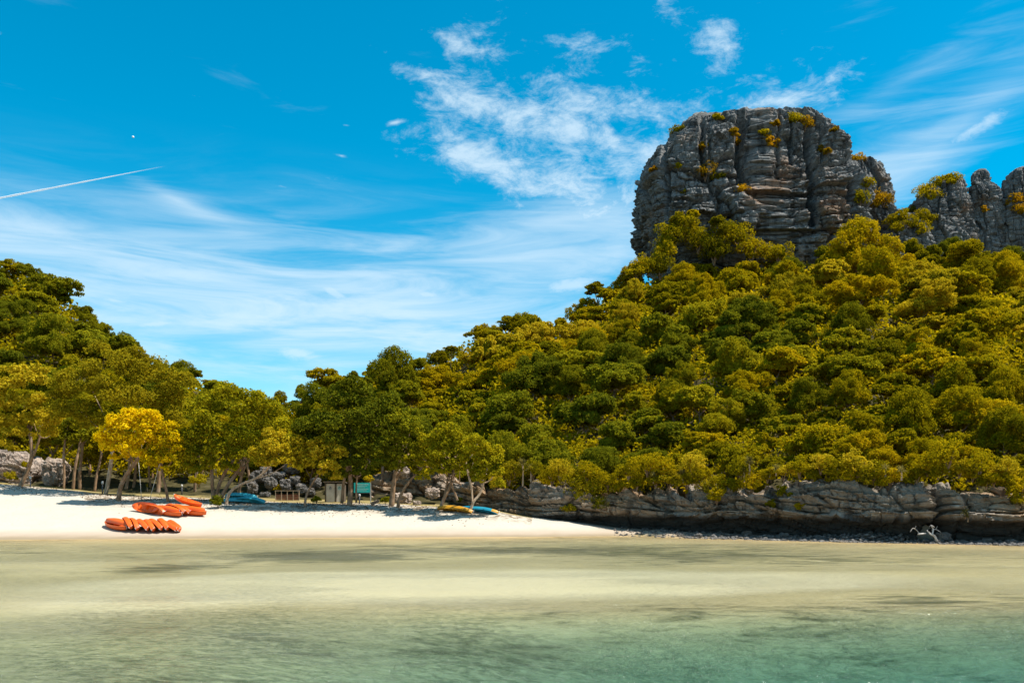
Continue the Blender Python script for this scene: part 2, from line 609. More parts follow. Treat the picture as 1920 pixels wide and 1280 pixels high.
def mat_water():
    m, b, out = new_mat('sea_water')
    p = geo_pos(b)
    n1 = b.noise(b.vm('MULTIPLY', p, (0.42, 1.0, 1)), 2.0, 5, 0.6, 0.8)
    n2 = b.noise(b.vm('MULTIPLY', p, (0.5, 1.0, 1)), 5.5, 4, 0.6, 0.6)
    n3 = b.noise(b.vm('MULTIPLY', p, (0.4, 1.0, 1)), 0.16, 3, 0.5, 0.3)
    calm = b.rng(n3, 0.38, 0.62, 0.25, 1.0)
    h = b.m('MULTIPLY', b.m('ADD', n1, b.m('MULTIPLY', n2, 0.6)), calm)
    nrm = b.bump(h, 1.0, 0.55)
    g = b.node('ShaderNodeBsdfGlossy')
    g.inputs['Roughness'].default_value = 0.09
    g.inputs['Color'].default_value = (0.95, 1, 1, 1)
    b.l.new(nrm, g.inputs['Normal'])
    t = b.node('ShaderNodeBsdfTransparent')
    t.inputs['Color'].default_value = (1, 1, 1, 1)
    fr = b.node('ShaderNodeFresnel')
    fr.inputs['IOR'].default_value = 1.33
    b.l.new(nrm, fr.inputs['Normal'])
    mx = b.node('ShaderNodeMixShader')
    b.l.new(b.m('MULTIPLY', fr.outputs[0], 0.50), mx.inputs[0])
    b.l.new(t.outputs[0], mx.inputs[1])
    b.l.new(g.outputs[0], mx.inputs[2])
    b.l.new(mx.outputs[0], out.inputs['Surface'])
    va = b.node('ShaderNodeVolumeAbsorption')
    va.inputs['Color'].default_value = (0.20, 0.68, 0.78, 1)
    va.inputs['Density'].default_value = 0.22
    b.l.new(va.outputs[0], out.inputs['Volume'])
    return m


def mat_plain(name, col, rough=0.6, spec=0.4, nvar=0.18, nscale=4.0, bump=0.0):
    m, b, out = new_mat(name)
    n = b.noise(geo_pos(b), nscale, 4, 0.6)
    dk = tuple(x * (1 - nvar) for x in col) + (1,)
    lt = tuple(min(1, x * (1 + nvar)) for x in col) + (1,)
    c = b.mix(b.rng(n, 0.3, 0.7), dk, lt)
    principled(b, out, c, rough, b.bump(n, bump, 0.02) if bump else None, spec)
    return m


SAND, SEABED, SOIL, WATER = mat_sand(), mat_seabed(), mat_soil(), mat_water()

# ------------------------------------------------------------------ terrain, as functions of bearing u (photo column) and distance D
ip = lambda xs, ys: (lambda q: np.interp(q, xs, ys))
shore = ip([-900, 0, 600, 1000, 1200, 1300, 1600, 1920, 2700], [62, 68.5, 71.8, 73.5, 75.5, 72, 65.5, 61, 56])
ridge_v = ip([-900, -300, 0, 60, 120, 180, 230, 290, 330, 420, 450, 510, 560, 620, 690, 760, 820, 860, 900, 960, 1070, 1130, 1180, 1220, 1330, 1500, 1650, 1920, 2700],
             [430, 455, 526, 540, 584, 632, 680, 714, 718, 748, 782, 794, 782, 748, 738, 734, 728, 698, 655, 636, 630, 585, 562, 552, 530, 525, 505, 512, 515])
ridge_d = ip([-900, 0, 300, 450, 520, 620, 800, 1000, 1200, 1920, 2700], [190, 185, 165, 142, 138, 150, 163, 170, 175, 175, 175])
# back edge of the open sand, and its height
back_d = ip([-900, 0, 200, 400, 575, 740, 830, 880, 940, 1000, 1100, 1160, 1250], [100, 95, 89, 88, 87, 86.5, 84, 82, 81, 80, 78, 77, 74.5])
back_v = ip([-900, 0, 100, 200, 400, 575, 740, 830, 880, 940, 1000, 1100, 1160, 1250], [890, 908, 917, 929, 936, 944, 946, 953, 958, 962, 974, 988, 997, 1002])
wall_d = ip([600, 690, 800, 880, 950, 1050, 1150, 1250, 1300, 1600, 1750, 1800, 1920, 2700], [99, 97, 95, 89.5, 85.2, 82.2, 80.2, 77.0, 74.4, 67.0, 64.2, 63.6, 62.2, 57])
wall_top = ip([600, 690, 800, 880, 950, 1050, 1150, 1250, 1400, 1500, 1600, 1700, 1740, 1775, 1810, 1920, 2700],
              [6.2, 6.0, 5.6, 4.2, 3.8, 3.8, 3.8, 3.7, 4.0, 4.4, 4.5, 4.3, 4.1, 3.7, 3.8, 3.9, 4.0])


def zpix(v, D):
    return CH + (HZ - v) / F * D


def ground_z(u, D, noise=True):
    u = np.asarray(u, float)
    D = np.asarray(D, float)
    S = shore(u)
    B = np.maximum(back_d(u), S + 0.6)
    zb = np.maximum(zpix(back_v(u), back_d(u)), 0.25)
    cl = sstep(u, 860, 1000)                       # 1 where the sea cliff backs the shore
    E = (1 - cl) * (B + 7.0) + cl * (wall_d(u) + 3.0)
    E = np.where(u < 700, B + 9.0, E)
    # seabed
    q = S - D
    deep = 0.08 + 0.92 * sstep(u, 100, 1900) ** 1.2
    q2 = 68 - D
    zs = -0.05 * (1 - np.exp(-np.clip(q, 0, 400) / 3)) - 0.0035 * np.clip(q, 0, 400) - deep * 0.80 * (np.clip(q2 - 40, 0, 15) ** 2 / (np.clip(q2 - 40, 0, 15) + 4)) - .03 * np.clip(q2 - 58, 0, 400)
    # beach
    t = np.clip((D - S) / (B - S), 0, 1)
    zbeach = zb * (0.82 * t + 0.18 * sstep(t, 0.0, 1.0))
    zflat = zb + 0.045 * np.clip(D - B, 0, 40)
    z = np.where(D < S, zs, np.where(D < B, zbeach, zflat))
    # hill
    Dc = ridge_d(u)
    zc = zpix(ridge_v(u), Dc)
    zE = np.where(u > 930, wall_top(u) - 0.3, zb + 0.4)
    th = np.clip((D - E) / (Dc - E), 0, 1)
    g = np.where(u > 930, th, th ** 1.15)
    zh = zE + (zc - zE) * g
    zh = np.where(D > Dc, zc - 0.22 * (D - Dc), zh)
    rise = sstep(D, E - 0.35 * (0.3 + 0 * D), E + 0.05)
    z = np.where(D > E - 0.2, z + (zh - z) * rise, z)
    if noise:
        X = (u - 960) / F * D
        P = np.stack([X / 9.0, D / 9.0, 0 * X], -1)
        z = z + fbm(P, 3, 5) * 1.6 * sstep(D, E + 4, E + 30)
        P2 = np.stack([X / 2.6, D / 2.6, 0 * X], -1)
        z = z + fbm(P2, 3, 9) * 0.10 * sstep(D, S + 1.5, S + 6) * (D < E + 1)
    return z, E


def at(u, v, D):
    return Vector(((u - 960) / F * D, D, zpix(v, D)))


def on_ground(u, v, dmin=None, dmax=None):
    D = np.linspace(dmin or shore(u), dmax or 130.0, 2400)
    z, _ = ground_z(np.full_like(D, u), D)
    ray = zpix(v, D)
    k = np.argmax(z >= ray)
    if z[k] < ray[k]:
        k = len(D) - 1
    return Vector(((u - 960) / F * D[k], D[k], z[k]))


def gz(x, y):
    z, _ = ground_z(np.array([960 + F * x / y]), np.array([y]))
    return float(z[0])


U = np.linspace(-800, 2600, 620)
S_ = shore(U)
_, E_ = ground_z(U, S_)


def sheet(name, D2, mat, attrs=None, zoff=0.0):
    UU = np.repeat(U[None, :], D2.shape[0], 0)
    z, _ = ground_z(UU, D2)
    V = np.stack([(UU - 960) / F * D2, D2, z + zoff], -1)
    o = mesh_np(name, V.reshape(-1, 3), grid_faces(*D2.shape), mat, smooth=True, attrs={k: ('POINT', v.ravel()) for k, v in (attrs or {}).items()})
    tag(o, kind='structure')
    return o


tt = np.linspace(0, 1, 100)[:, None]
Dsea = 4.0 + (S_[None, :] + 0.3 - 4.0) * tt ** 0.9
UU0 = np.repeat(U[None, :], 100, 0)


def blob2(cu, cv, ru, rv):
    """soft patch on the bed around the spot seen at photo (cu, cv)"""
    d0 = CH * F / (cv - HZ)
    x0 = (cu - 960) / F * d0
    X = (UU0 - 960) / F * Dsea
    rx = ru / F * d0
    dlo, dhi = CH * F / (cv + rv - HZ), CH * F / max(cv - rv - HZ, 5)
    ry = (dhi - dlo) / 2
    yc = (dhi + dlo) / 2
    return np.exp(-((X - x0) / rx) ** 2 - ((Dsea - yc) / ry) ** 2)


weed = (0.9 * blob2(300, 1062, 120, 10) + 0.75 * blob2(560, 1038, 130, 7) + 0.6 * blob2(680, 1042, 120, 6) + 0.6 * blob2(1700, 1115, 230, 16) +
        0.45 * blob2(420, 1225, 110, 12) + 0.2 * blob2(500, 1165, 160, 18) + 0.25 * blob2(850, 1155, 200, 14) + 0.35 * blob2(1250, 1030, 600, 14) +
        0.2 * blob2(150, 1250, 200, 20) + 0.1 * blob2(700, 1190, 400, 30)
        - 0.55 * blob2(600, 1095, 420, 26) - 0.45 * blob2(1250, 1085, 500, 22) - 0.25 * blob2(150, 1130, 250, 30))
weed += 0.5 * blob2(950, 1032, 260, 8) + 0.45 * blob2(1500, 1050, 300, 8) - 0.5 * blob2(900, 1085, 800, 22) + 0.4 * blob2(1350, 1128, 260, 10)
roughm = 0.12 + 0.88 * (1 - sstep(Dsea + 2.0 * fbm(np.stack([UU0 / 160, Dsea / 6, 0 * Dsea], -1), 3, 4), 22, 32)) * (1 - .5 * sstep(UU0, 1000, 1500)) + .45 * sstep(Dsea, 44, 54)
roughm = np.clip(roughm * (.65 + .6 * fbm(np.stack([UU0 / 220, Dsea / 9, 0 * Dsea], -1), 2, 14)), 0, 1)
sheet('seabed', Dsea, SEABED, {'weed': weed, 'rough': roughm})
tb = np.linspace(0, 1, 90)[:, None]
Dbe = S_[None, :] + (E_[None, :] - 0.02 - S_[None, :]) * tb
UUb = np.repeat(U[None, :], 90, 0)
Bb = np.maximum(back_d(UUb), shore(UUb) + .6)
backa = (Dbe - shore(UUb)) / (Bb - shore(UUb))
backa = np.where(Dbe > Bb, 1.0 + (Dbe - Bb) / 6.0, backa)
backa = np.where(UUb > 1000, 0.0, backa)
backa = np.where((UUb < 160), backa - 0.25, backa)
sheet('beach', Dbe, SAND, {'back': backa})
Dhi = np.concatenate([E_[None, :] + (ridge_d(U)[None, :] - E_[None, :]) * np.linspace(0, 1, 90)[:, None] ** 1.2,
                      ridge_d(U)[None, :] + np.array([6, 14, 26, 45, 75, 120, 190])[:, None]], 0)
sheet('hill', Dhi, SOIL)
# open sea floor out to the horizon
far = mesh_np('sea_floor', [(-9000, -9000, -14.5), (9000, -9000, -14.5), (9000, 12000, -14.5), (-9000, 12000, -14.5)], [(0, 1, 2, 3)], SEABED)
tag(far, kind='structure')
wb = [(-8900, -8900), (8900, -8900), (8900, 11900), (-8900, 11900)]
wat = mesh_np('sea_water', [(x, y, -14.0) for x, y in wb] + [(x, y, 0.0) for x, y in wb],
              [(3, 2, 1, 0), (4, 5, 6, 7), (0, 1, 5, 4), (1, 2, 6, 5), (2, 3, 7, 6), (3, 0, 4, 7)], WATER)
tag(wat, kind='structure')

# ------------------------------------------------------------------ rock
def rock_disp(P, su, sv, seed, big=2.2, colw=5.0, colh=13.0, colamp=2.6, blkw=2.0, blkh=3.4, blkamp=1.0, bed=1.4, bedamp=0.8, fine=0.3, small=0.3):
    """outward relief for points P, with su the run along the face and sv the height, all in metres"""
    wv = fbm(P / 9.0, 3, seed)
    d = fbm(P / 14.0, 2, seed + 3) * big
    a = su + wv * 1.6 + 0.12 * sv
    c = sv + fbm(P / 11.0, 2, seed + 5) * 1.5
    # facets: every block leans its own way
    f1, f2, h, lean = worley2(a / colw, c / colh, seed + 11)
    lean = lean * 1.5
    d = d + (h - 0.5 + lean) * colamp - (1 - sstep(f2 - f1, 0.0, 0.13)) * colamp * 0.75
    f1, f2, h, lean = worley2(a / blkw + 5, c / blkh, seed + 17)
    d = d + (h - 0.5 + 1.4 * lean) * blkamp - (1 - sstep(f2 - f1, 0.0, 0.15)) * blkamp * 0.5
    lay = c / bed + 0.4 * fbm(np.stack([a / 14, c / 3, 0 * a], -1), 2, seed + 23)
    li = np.floor(lay)
    lf = lay - li
    hh = _hash(li, np.floor(a / (colw * 1.3) + _hash(li, 0 * li, 0 * li, seed) * 3), 0 * li, seed + 29)
    on = 0.5 + 0.5 * sstep(fbm(P / 8.0, 2, seed + 41), -.15, .25)
    d = d + on * ((hh - 0.5) * bedamp - np.exp(-((lf - 0.04) / 0.10) ** 2) * bedamp * 0.8 + (lf - 0.5) * bedamp * 0.6)
    f1, f2, h, lean = worley2(a / (blkw * .4), c / (blkh * .3), seed + 37)
    d = d + ((h - 0.5) * blkamp * small * 1.3 - (1 - sstep(f2 - f1, 0.0, 0.2)) * blkamp * small * .6) * on
    l2 = c / (bed * .34) + .5 * fbm(P / 4.0, 2, seed + 51)
    h2 = _hash(np.floor(l2), np.floor(a / (colw * .45)), 0 * a, seed + 53)
    d = d + (h2 - .5) * bedamp * .55 * on
    rg_ = 1 - np.abs(fbm(P / np.array([2.2, 2.2, 1.1]), 4, seed + 61)) * 2.2
    d = d + fbm(P / 1.1, 4, seed + 31) * fine * .6 - rg_ * fine * .7
    return d


def rock_body(name, prof, D0, depth, mat, seed, rows=220, cols=760, expo=2.8, parent=None, fissures=(), ledges=(), **kw):
    """prof: (v, u_left, u_right) of the outline from foot to crown, at distance D0"""
    pr = np.array(prof, float)
    z = zpix(pr[:, 0], D0)
    xl = (pr[:, 1] - 960) / F * D0
    xr = (pr[:, 2] - 960) / F * D0
    s = np.concatenate([[0], np.cumsum(np.hypot(np.diff(z), 0.6 * np.diff((xr - xl) / 2)))])
    q = np.linspace(0, s[-1], rows)
    z, xl, xr = (np.interp(q, s, k) for k in (z, xl, xr))
    ker = np.ones(5) / 5
    for arr in (z, xl, xr):
        arr[2:-2] = np.convolve(arr, ker, 'same')[2:-2]
    cx, hw = (xl + xr) / 2, (xr - xl) / 2
    hd = depth * np.clip(hw / hw.max(), 0.0, 1) ** 0.8
    a = np.linspace(0, 2 * np.pi, cols, endpoint=False)
    ca = np.sign(np.cos(a)) * np.abs(np.cos(a)) ** (2 / expo)
    sa = np.sign(np.sin(a)) * np.abs(np.sin(a)) ** (2 / expo)
    X = cx[:, None] + hw[:, None] * ca[None, :]
    Y = D0 + depth * 0.55 + hd[:, None] * sa[None, :]
    Z = np.repeat(z[:, None], cols, 1)
    P = np.stack([X, Y, Z], -1)
    du = np.roll(P, -1, 1) - np.roll(P, 1, 1)
    dv = np.gradient(P, axis=0)
    n = np.cross(du, dv)
    n /= np.linalg.norm(n, axis=-1, keepdims=True) + 1e-9
    n[-3:] = (0, 0, 1)
    seg = np.linalg.norm(np.diff(P[rows // 3], axis=0, append=P[rows // 3][:1]), axis=1)
    su = np.repeat((np.cumsum(seg))[None, :], rows, 0)
    d = rock_disp(P, su, Z, seed, **kw)
    frontm = (P[..., 1] < D0 + depth * .55)
    UUp = 960 + F * P[..., 0] / P[..., 1]
    VVp = HZ - F * (Z - CH) / P[..., 1]
    for fu, v0, v1, wid, dep, sl in fissures:
        uc = fu + sl * (VVp - v0) + 7 * fbm(np.stack([Z / 6, 0 * Z, 0 * Z + fu], -1), 3, 5)
        d = d - dep * np.clip(1.15 - np.abs(UUp - uc) / (wid * 1.25), 0, 1) * sstep(VVp, v0 - 12, v0 + 6) * (1 - sstep(VVp, v1 - 6, v1 + 12)) * frontm
    for lv, dep, u0, u1 in ledges:
        vc = lv + 5 * fbm(np.stack([X / 7, 0 * X, 0 * X + lv], -1), 3, 7)
        # an overhang: undercut just below the line, proud just above it
        d = d + dep * (np.exp(-np.clip(vc - VVp, 0, 99) / 16.) * (VVp <= vc) - 1.2 * np.exp(-np.clip(VVp - vc, 0, 99) / 7.) * (VVp > vc)) * sstep(UUp, u0, u0 + 15) * (1 - sstep(UUp, u1 - 15, u1)) * frontm
    k = np.clip((rows - 1 - np.arange(rows)) / 6.0, 0.0, 1)[:, None]
    side = np.clip(1 - 0.45 * np.abs(n[..., 2]), 0, 1)
    P = P + n * (d * side * k)[..., None]
    V = P.reshape(-1, 3)
    Fc = grid_faces(rows, cols, True)
    V = np.vstack([V, P[-1].mean(0, keepdims=True)])
    ti = len(V) - 1
    b0 = (rows - 1) * cols
    i = np.arange(cols)
    cap = np.stack([b0 + i, b0 + (i + 1) % cols, np.full(cols, ti), np.full(cols, ti)], -1)
    base = Vector((float(cx[0]), D0 + depth * .55, float(z[0])))
    V = V - np.array(base)
    me_f = [tuple(f) for f in Fc] + [(int(c[0]), int(c[1]), int(c[2])) for c in cap]
    o = mesh_np(name, V, me_f, mat, parent, smooth=False, loc=base)
    return o


PEAK_PROF = [(520, 1275, 1640), (490, 1258, 1640), (472, 1242, 1640), (455, 1228, 1640), (425, 1218, 1638), (400, 1214, 1634), (350, 1213, 1622), (330, 1215, 1612),
             (310, 1216, 1600), (290, 1226, 1592), (265, 1240, 1588), (243, 1258, 1570), (225, 1276, 1552), (213, 1288, 1535), (206, 1310, 1512), (200, 1360, 1490), (196, 1420, 1460)]
pk = rock_body('rock_peak', PEAK_PROF, 180.0, 15.0, ROCK_PEAK, 3, rows=230, cols=820, expo=4.2, big=1.1, colw=9.0, colh=7.0, colamp=1.6, blkw=3.4, blkh=2.1, blkamp=0.8, bed=1.7, bedamp=0.95, fine=.34, small=.4,
               fissures=[(1318, 226, 330, 5, 3.2, .02), (1388, 222, 345, 9, 4.2, .06), (1518, 240, 420, 7, 3.5, .05), (1590, 300, 440, 6, 2.5, .1), (1460, 215, 330, 3, 1.6, .02), (1485, 215, 300, 3, 1.6, .03), (1250, 270, 400, 4, 1.6, .0), (1350, 355, 420, 5, 2.0, -.1)],
               ledges=[(360, 1.3, 1390, 1530), (398, 1.2, 1300, 1400), (322, .8, 1280, 1400), (345, .8, 1500, 1600), (432, .9, 1400, 1620), (300, .6, 1400, 1520), (352, .4, 1230, 1300)])
tag(pk, 'massive grey limestone peak with sheer cracked walls crowning the wooded hill', 'rock')
pk2 = rock_body('rock_buttress', [(520, 1560, 1700), (440, 1560, 1696), (400, 1565, 1688), (365, 1570, 1684), (340, 1580, 1680), (318, 1590, 1668), (303, 1597, 1655), (292, 1603, 1645), (287, 1612, 1636)],
                188.0, 7.0, ROCK_PEAK, 13, rows=110, cols=330, colw=3.0, colh=6, colamp=1.5, blkamp=0.9, blkw=1.5, blkh=2.5, big=1.2, bedamp=0.7)
tag(pk2, 'lower ragged grey rock shoulder against the right side of the big peak', 'rock')
PIN = []
o = rock_body('rock_saddle', [(520, 1650, 1770), (450, 1660, 1756), (425, 1668, 1748), (408, 1680, 1738), (398, 1692, 1726), (393, 1702, 1716)], 183.0, 5.0, ROCK_PEAK, 53, rows=70, cols=220,
              colw=2.6, colh=3.0, colamp=.7, blkw=1.3, blkh=1.2, blkamp=.4, big=.5, bed=1.0, bedamp=.5, fine=.2)
tag(o, 'low bushy rock saddle between the big peak and the squat rock tower', 'rock')
PIN.append(o)
for nm, prof, dd, dep, sd, lab in [
    ('rock_pinnacle', [(500, 1715, 1850), (440, 1718, 1840), (400, 1722, 1832), (375, 1728, 1826), (355, 1742, 1824), (340, 1756, 1822), (333, 1768, 1820), (329, 1785, 1818)], 186, 6.0, 23,
     'broad squat grey rock tower with shrubs on top, beside the slim pinnacle'),
    ('rock_pinnacle', [(500, 1820, 1905), (440, 1824, 1898), (400, 1827, 1892), (370, 1829, 1889), (348, 1830, 1880), (342, 1831, 1864), (330, 1833, 1861), (318, 1836, 1860), (312, 1842, 1857)], 186, 4.0, 33,
     'slim upright grey rock pinnacle standing between two broader towers'),
    ('rock_pinnacle', [(500, 1880, 2060), (440, 1884, 2050), (380, 1890, 2040), (350, 1896, 2030), (325, 1904, 2020), (312, 1909, 2010), (306, 1925, 1990)], 184, 6.0, 43,
     'ragged grey rock tower cut off by the picture edge, beside the slim pinnacle')]:
    o = rock_body(nm, prof, dd, dep, ROCK_PEAK, sd, rows=110, cols=300, colw=3.0, colh=5.0, colamp=.7, blkw=1.4, blkh=1.8, blkamp=0.4, big=0.4, bed=1.1, bedamp=0.5, fine=.2)
    tag(o, lab, 'rock', 'rock pinnacles along the ridge')
    PIN.append(o)


from mathutils.bvhtree import BVHTree


def bvh_of(objs):
    V, Fs = [], []
    for o in objs:
        n0 = len(V)
        off = o.location
        V += [v.co + off for v in o.data.vertices]
        Fs += [[i + n0 for i in p.vertices] for p in o.data.polygons]
    return BVHTree.FromPolygons(V, Fs)


def hit(bvh, u, v, back=0.0):
    """the spot on the rock seen at photo (u, v)"""
    o = Vector((0, 0, CH))
    d = Vector(((u - 960) / F, 1.0, (HZ - v) / F)).normalized()
    p = bvh.ray_cast(o, d)[0]
    return None if p is None else p + d * back


PEAKS = [pk, pk2]


def sea_cliff():
    u = np.linspace(690, 2500, 1250)
    prof = np.array([(-2.6, -0.8), (-2.2, 0.1), (-2.0, 0.7), (-1.7, 1.2), (-0.9, 1.55), (-0.1, 1.72), (0.15, 1.95), (0.1, 2.6), (-0.1, 3.4), (-0.35, 4.2), (-0.8, 4.8), (-1.6, 5.15), (-3.0, 5.4), (-4.5, 5.5)])
    s = np.concatenate([[0], np.cumsum(np.hypot(np.diff(prof[:, 0]), np.diff(prof[:, 1])))])
    nr = 110
    q = np.linspace(0, s[-1], nr)
    off, zz = np.interp(q, s, prof[:, 0]), np.interp(q, s, prof[:, 1])
    nt = sstep(u, 960, 1120)                        # strength of the wave-cut notch
    Dw = wall_d(u)
    zt = wall_top(u) + fbm(np.stack([u / 40, 0 * u, 0 * u], -1), 3, 91) * 0.7
    # the dark cleft where the wall steps back
    cleft = np.exp(-((u - 1776) / 19) ** 2) * 4.2
    X = np.repeat(((u - 960) / F * Dw)[None, :], nr, 0)
    flat_off = np.where(zz < 2.0, 0.1, off)
    O = nt[None, :] * off[:, None] + (1 - nt)[None, :] * flat_off[:, None]
    Z = np.where(zz[:, None] < 1.95, zz[:, None] * np.ones_like(u)[None, :], 1.95 + (zz[:, None] - 1.95) / 3.55 * (zt + 0.35 - 1.95)[None, :])
    Y = Dw[None, :] - O + cleft[None, :] * sstep(-Z, -6.5, -0.2)
    P = np.stack([X, Y, Z], -1)
    du = np.gradient(P, axis=1)
    dv = np.gradient(P, axis=0)
    n = np.cross(du, dv)
    n /= np.linalg.norm(n, axis=-1, keepdims=True) + 1e-9
    if n[60, 600, 1] > 0:
        n = -n
    su = np.repeat(np.cumsum(np.hypot(np.gradient(X[0]), np.gradient(Dw)))[None, :], nr, 0)
    d = rock_disp(P, su, Z + 0.05 * su, 61, big=0.8, colw=5.5, colh=2.2, colamp=.75, blkw=1.9, blkh=.7, blkamp=0.36, bed=0.62, bedamp=0.62, fine=0.24)
    P = P + n * (d * (0.45 + 0.55 * sstep(Z, 1.4, 2.2)))[..., None]
    o = mesh_np('sea_cliff', P.reshape(-1, 3), grid_faces(nr, len(u)), ROCK_SEA)
    tag(o, 'low weathered grey limestone cliff with dark undercut foot along the shore', 'cliff')
    return o


SEACLIFF = sea_cliff()
BV_PEAK = bvh_of([pk, pk2] + PIN)
BV_SEA = bvh_of([SEACLIFF])


def boulder(name, c, r, mat, seed, res=26, label=None, group=None, rot=0.0, beds=0.25, cat='rock'):
    nr, nc = res, res * 2
    th = np.linspace(0.0, np.pi, nr)[:, None]
    ph = np.linspace(0, 2 * np.pi, nc, endpoint=False)[None, :]
    ex = 0.72
    sg = lambda x: np.sign(x) * np.abs(x) ** ex
    X = sg(np.sin(th) * np.cos(ph))
    Y = sg(np.sin(th) * np.sin(ph))
    Z = sg(np.cos(th)) * np.ones_like(ph)
    P = np.stack([X * r[0], Y * r[1], Z * r[2]], -1)
    m = max(r)
    su = ph * m + 0 * th
    d = fbm(P / (m * .9) + seed, 3, seed) * 0.28 * m
    f1, f2, h, lean = worley2(su / (m * .6) + 0 * Z, (P[..., 2] + 0.25 * P[..., 0]) / (m * .38), seed + 1)
    d = d + (h - .5) * 0.28 * m - (1 - sstep(f2 - f1, 0.02, .2)) * 0.13 * m
    lay = (P[..., 2] + 0.3 * P[..., 0]) / (m * beds)
    d = d - np.exp(-((lay - np.floor(lay) - .1) / .14) ** 2) * 0.07 * m
    d = d + fbm(P / (m * .2), 3, seed + 9) * 0.05 * m
    N = P / (np.linalg.norm(P, axis=-1, keepdims=True) + 1e-9)
    d = d * np.clip(np.sin(th) * 4, 0, 1)
    P = P + N * d[..., None]
    o = mesh_np(name, P.reshape(-1, 3), grid_faces(nr, nc, True), mat, loc=c)
    o.rotation_euler = (0, 0, rot)
    if label:
        tag(o, label, cat, group)
    return o


# layered outcrop behind the leftmost tree
oc = rock_body('rock_outcrop', [(925, -160, 96), (905, -150, 90), (895, -148, 86), (880, -146, 80), (870, -145, 68), (860, -140, 50), (850, -130, 30), (843, -110, 8), (838, -80, -30)],
               103.0, 4.0, ROCK_PALE, 71, rows=90, cols=420, colw=2.4, colh=1.1, colamp=0.7, blkw=1.1, blkh=0.5, blkamp=0.4, big=0.6, bed=0.6, bedamp=0.75, fine=0.15)
tag(oc, 'pale pinkish outcrop of layered rock slabs behind the far left tree', 'rock')


def px_boulder(name, u, v, ru, rv, D, mat, seed, label, group=None, deep=0.9, rot=0.0):
    k = D / F
    return boulder(name, at(u, v, D), (ru * k, ru * k * deep, rv * k), mat, seed, label=label, group=group, rot=rot)


px_boulder('boulder', 103, 886, 24, 26, 101.5, ROCK_PALE, 5, 'large rounded grey boulder at the end of the layered outcrop')
BACK = [(487, 893, 17, 13, 'pale boulder wedged above the blue kayaks'), (499, 881, 13, 10, 'tilted brown rock slab high behind the blue kayaks'),
        (508, 905, 13, 13, 'cream boulder between blue kayaks and red planter'), (522, 892, 16, 9, 'flat topped light rock behind the red planter'),
        (536, 908, 13, 12, 'rough boulder directly behind the red planter'), (553, 900, 12, 9, 'white speckled boulder upper right of the red planter'),
        (566, 916, 12, 11, 'boulder at the right end of the red planter'), (582, 922, 11, 9, 'small pale boulder left of the toilet cabin'),
        (592, 905, 12, 12, 'upright boulder beside the toilet cabin wall'), (497, 927, 10, 6, 'low flat stone on the sand right of the blue kayaks'),
        (473, 915, 12, 14, 'shadowed boulder directly behind the blue kayaks'), (545, 880, 16, 10, 'dark ledge of rock above the planter boulders')]
for i, (u, v, ru, rv, lab) in enumerate(BACK):
    px_boulder('boulder', u, v, ru * .88, rv * .88, 97.5 + (925 - v) * 0.06, ROCK_STONE, 80 + i, lab, 'boulders at the back of the beach')
px_boulder('boulder', 755, 936, 18, 13, 90.5, ROCK_PALE, 101, 'big whitish speckled boulder behind two leaning trunks', 'boulders at the back of the beach')
px_boulder('boulder', 781, 943, 8, 5, 89, ROCK_PALE, 103, 'small white stone right of the whitish speckled boulder', 'boulders at the back of the beach')
px_boulder('boulder', 752, 885, 15, 12, 94.5, ROCK_PALE, 105, 'sunlit pinkish rock lump above the whitish speckled boulder', 'boulders at the back of the beach')
px_boulder('boulder', 812, 925, 14, 10, 91.5, ROCK_PALE, 107, 'sunlit layered rock left of the yellow kayaks tree', 'boulders at the back of the beach')

# rubble at the foot of the sea cliff
def stones_mesh(name, pts, sizes, mat, seed):
    rg = np.random.default_rng(seed)
    base = np.array([(1, 0, 0), (-1, 0, 0), (0, 1, 0), (0, -1, 0), (0, 0, 1), (0, 0, -1), (.6, .6, .55), (-.6, .6, .5), (.6, -.6, .5), (-.6, -.6, .6)], float)
    tri = np.array([(4, 6, 7), (4, 7, 9), (4, 9, 8), (4, 8, 6), (6, 2, 7), (7, 1, 9), (9, 3, 8), (8, 0, 6), (0, 2, 6), (2, 1, 7), (1, 3, 9), (3, 0, 8), (5, 2, 0), (5, 1, 2), (5, 3, 1), (5, 0, 3)])
    n = len(pts)
    V = np.repeat(base[None], n, 0) * (1 + 0.35 * (rg.random((n, 10, 1)) - .5))
    V = V * (np.array([1, 1, .65]) * sizes[:, None, None] * (0.7 + .6 * rg.random((n, 1, 3))))
    a = rg.random(n) * 6.28
    c, s = np.cos(a)[:, None], np.sin(a)[:, None]
    V = np.stack([V[..., 0] * c - V[..., 1] * s, V[..., 0] * s + V[..., 1] * c, V[..., 2]], -1) + pts[:, None, :]
    Fc = (tri[None] + (np.arange(n) * 10)[:, None, None]).reshape(-1, 3)
    return mesh_np(name, V.reshape(-1, 3), Fc, mat)


n = 5200
uu = 1150 + (2300 - 1150) * RNG.random(n)
dens = np.interp(uu, [1150, 1250, 1450, 1560, 1640, 1700, 1760, 1800, 2300], [.25, .4, .8, 1, 1, .6, .3, .9, .9])
uu = uu[RNG.random(n) < dens]
Ds = shore(uu) - 0.3 + (wall_d(uu) + 2.0 - shore(uu)) * RNG.random(len(uu)) ** 1.2
zs, _ = ground_z(uu, Ds)
heap = np.exp(-((uu - 1640) / 90) ** 2) * 0.5 + 0.12
zs = zs + heap * RNG.random(len(uu)) ** 2 * sstep(Ds - shore(uu), 0.0, 1.2)
rub = stones_mesh('rubble', np.stack([(uu - 960) / F * Ds, Ds, zs], -1), 0.05 + 0.16 * RNG.random(len(uu)) ** 2.2, ROCK_STONE, 3)
tag(rub, 'grey stone rubble and oyster shells strewn under the sea cliff', 'rubble', kind='stuff')


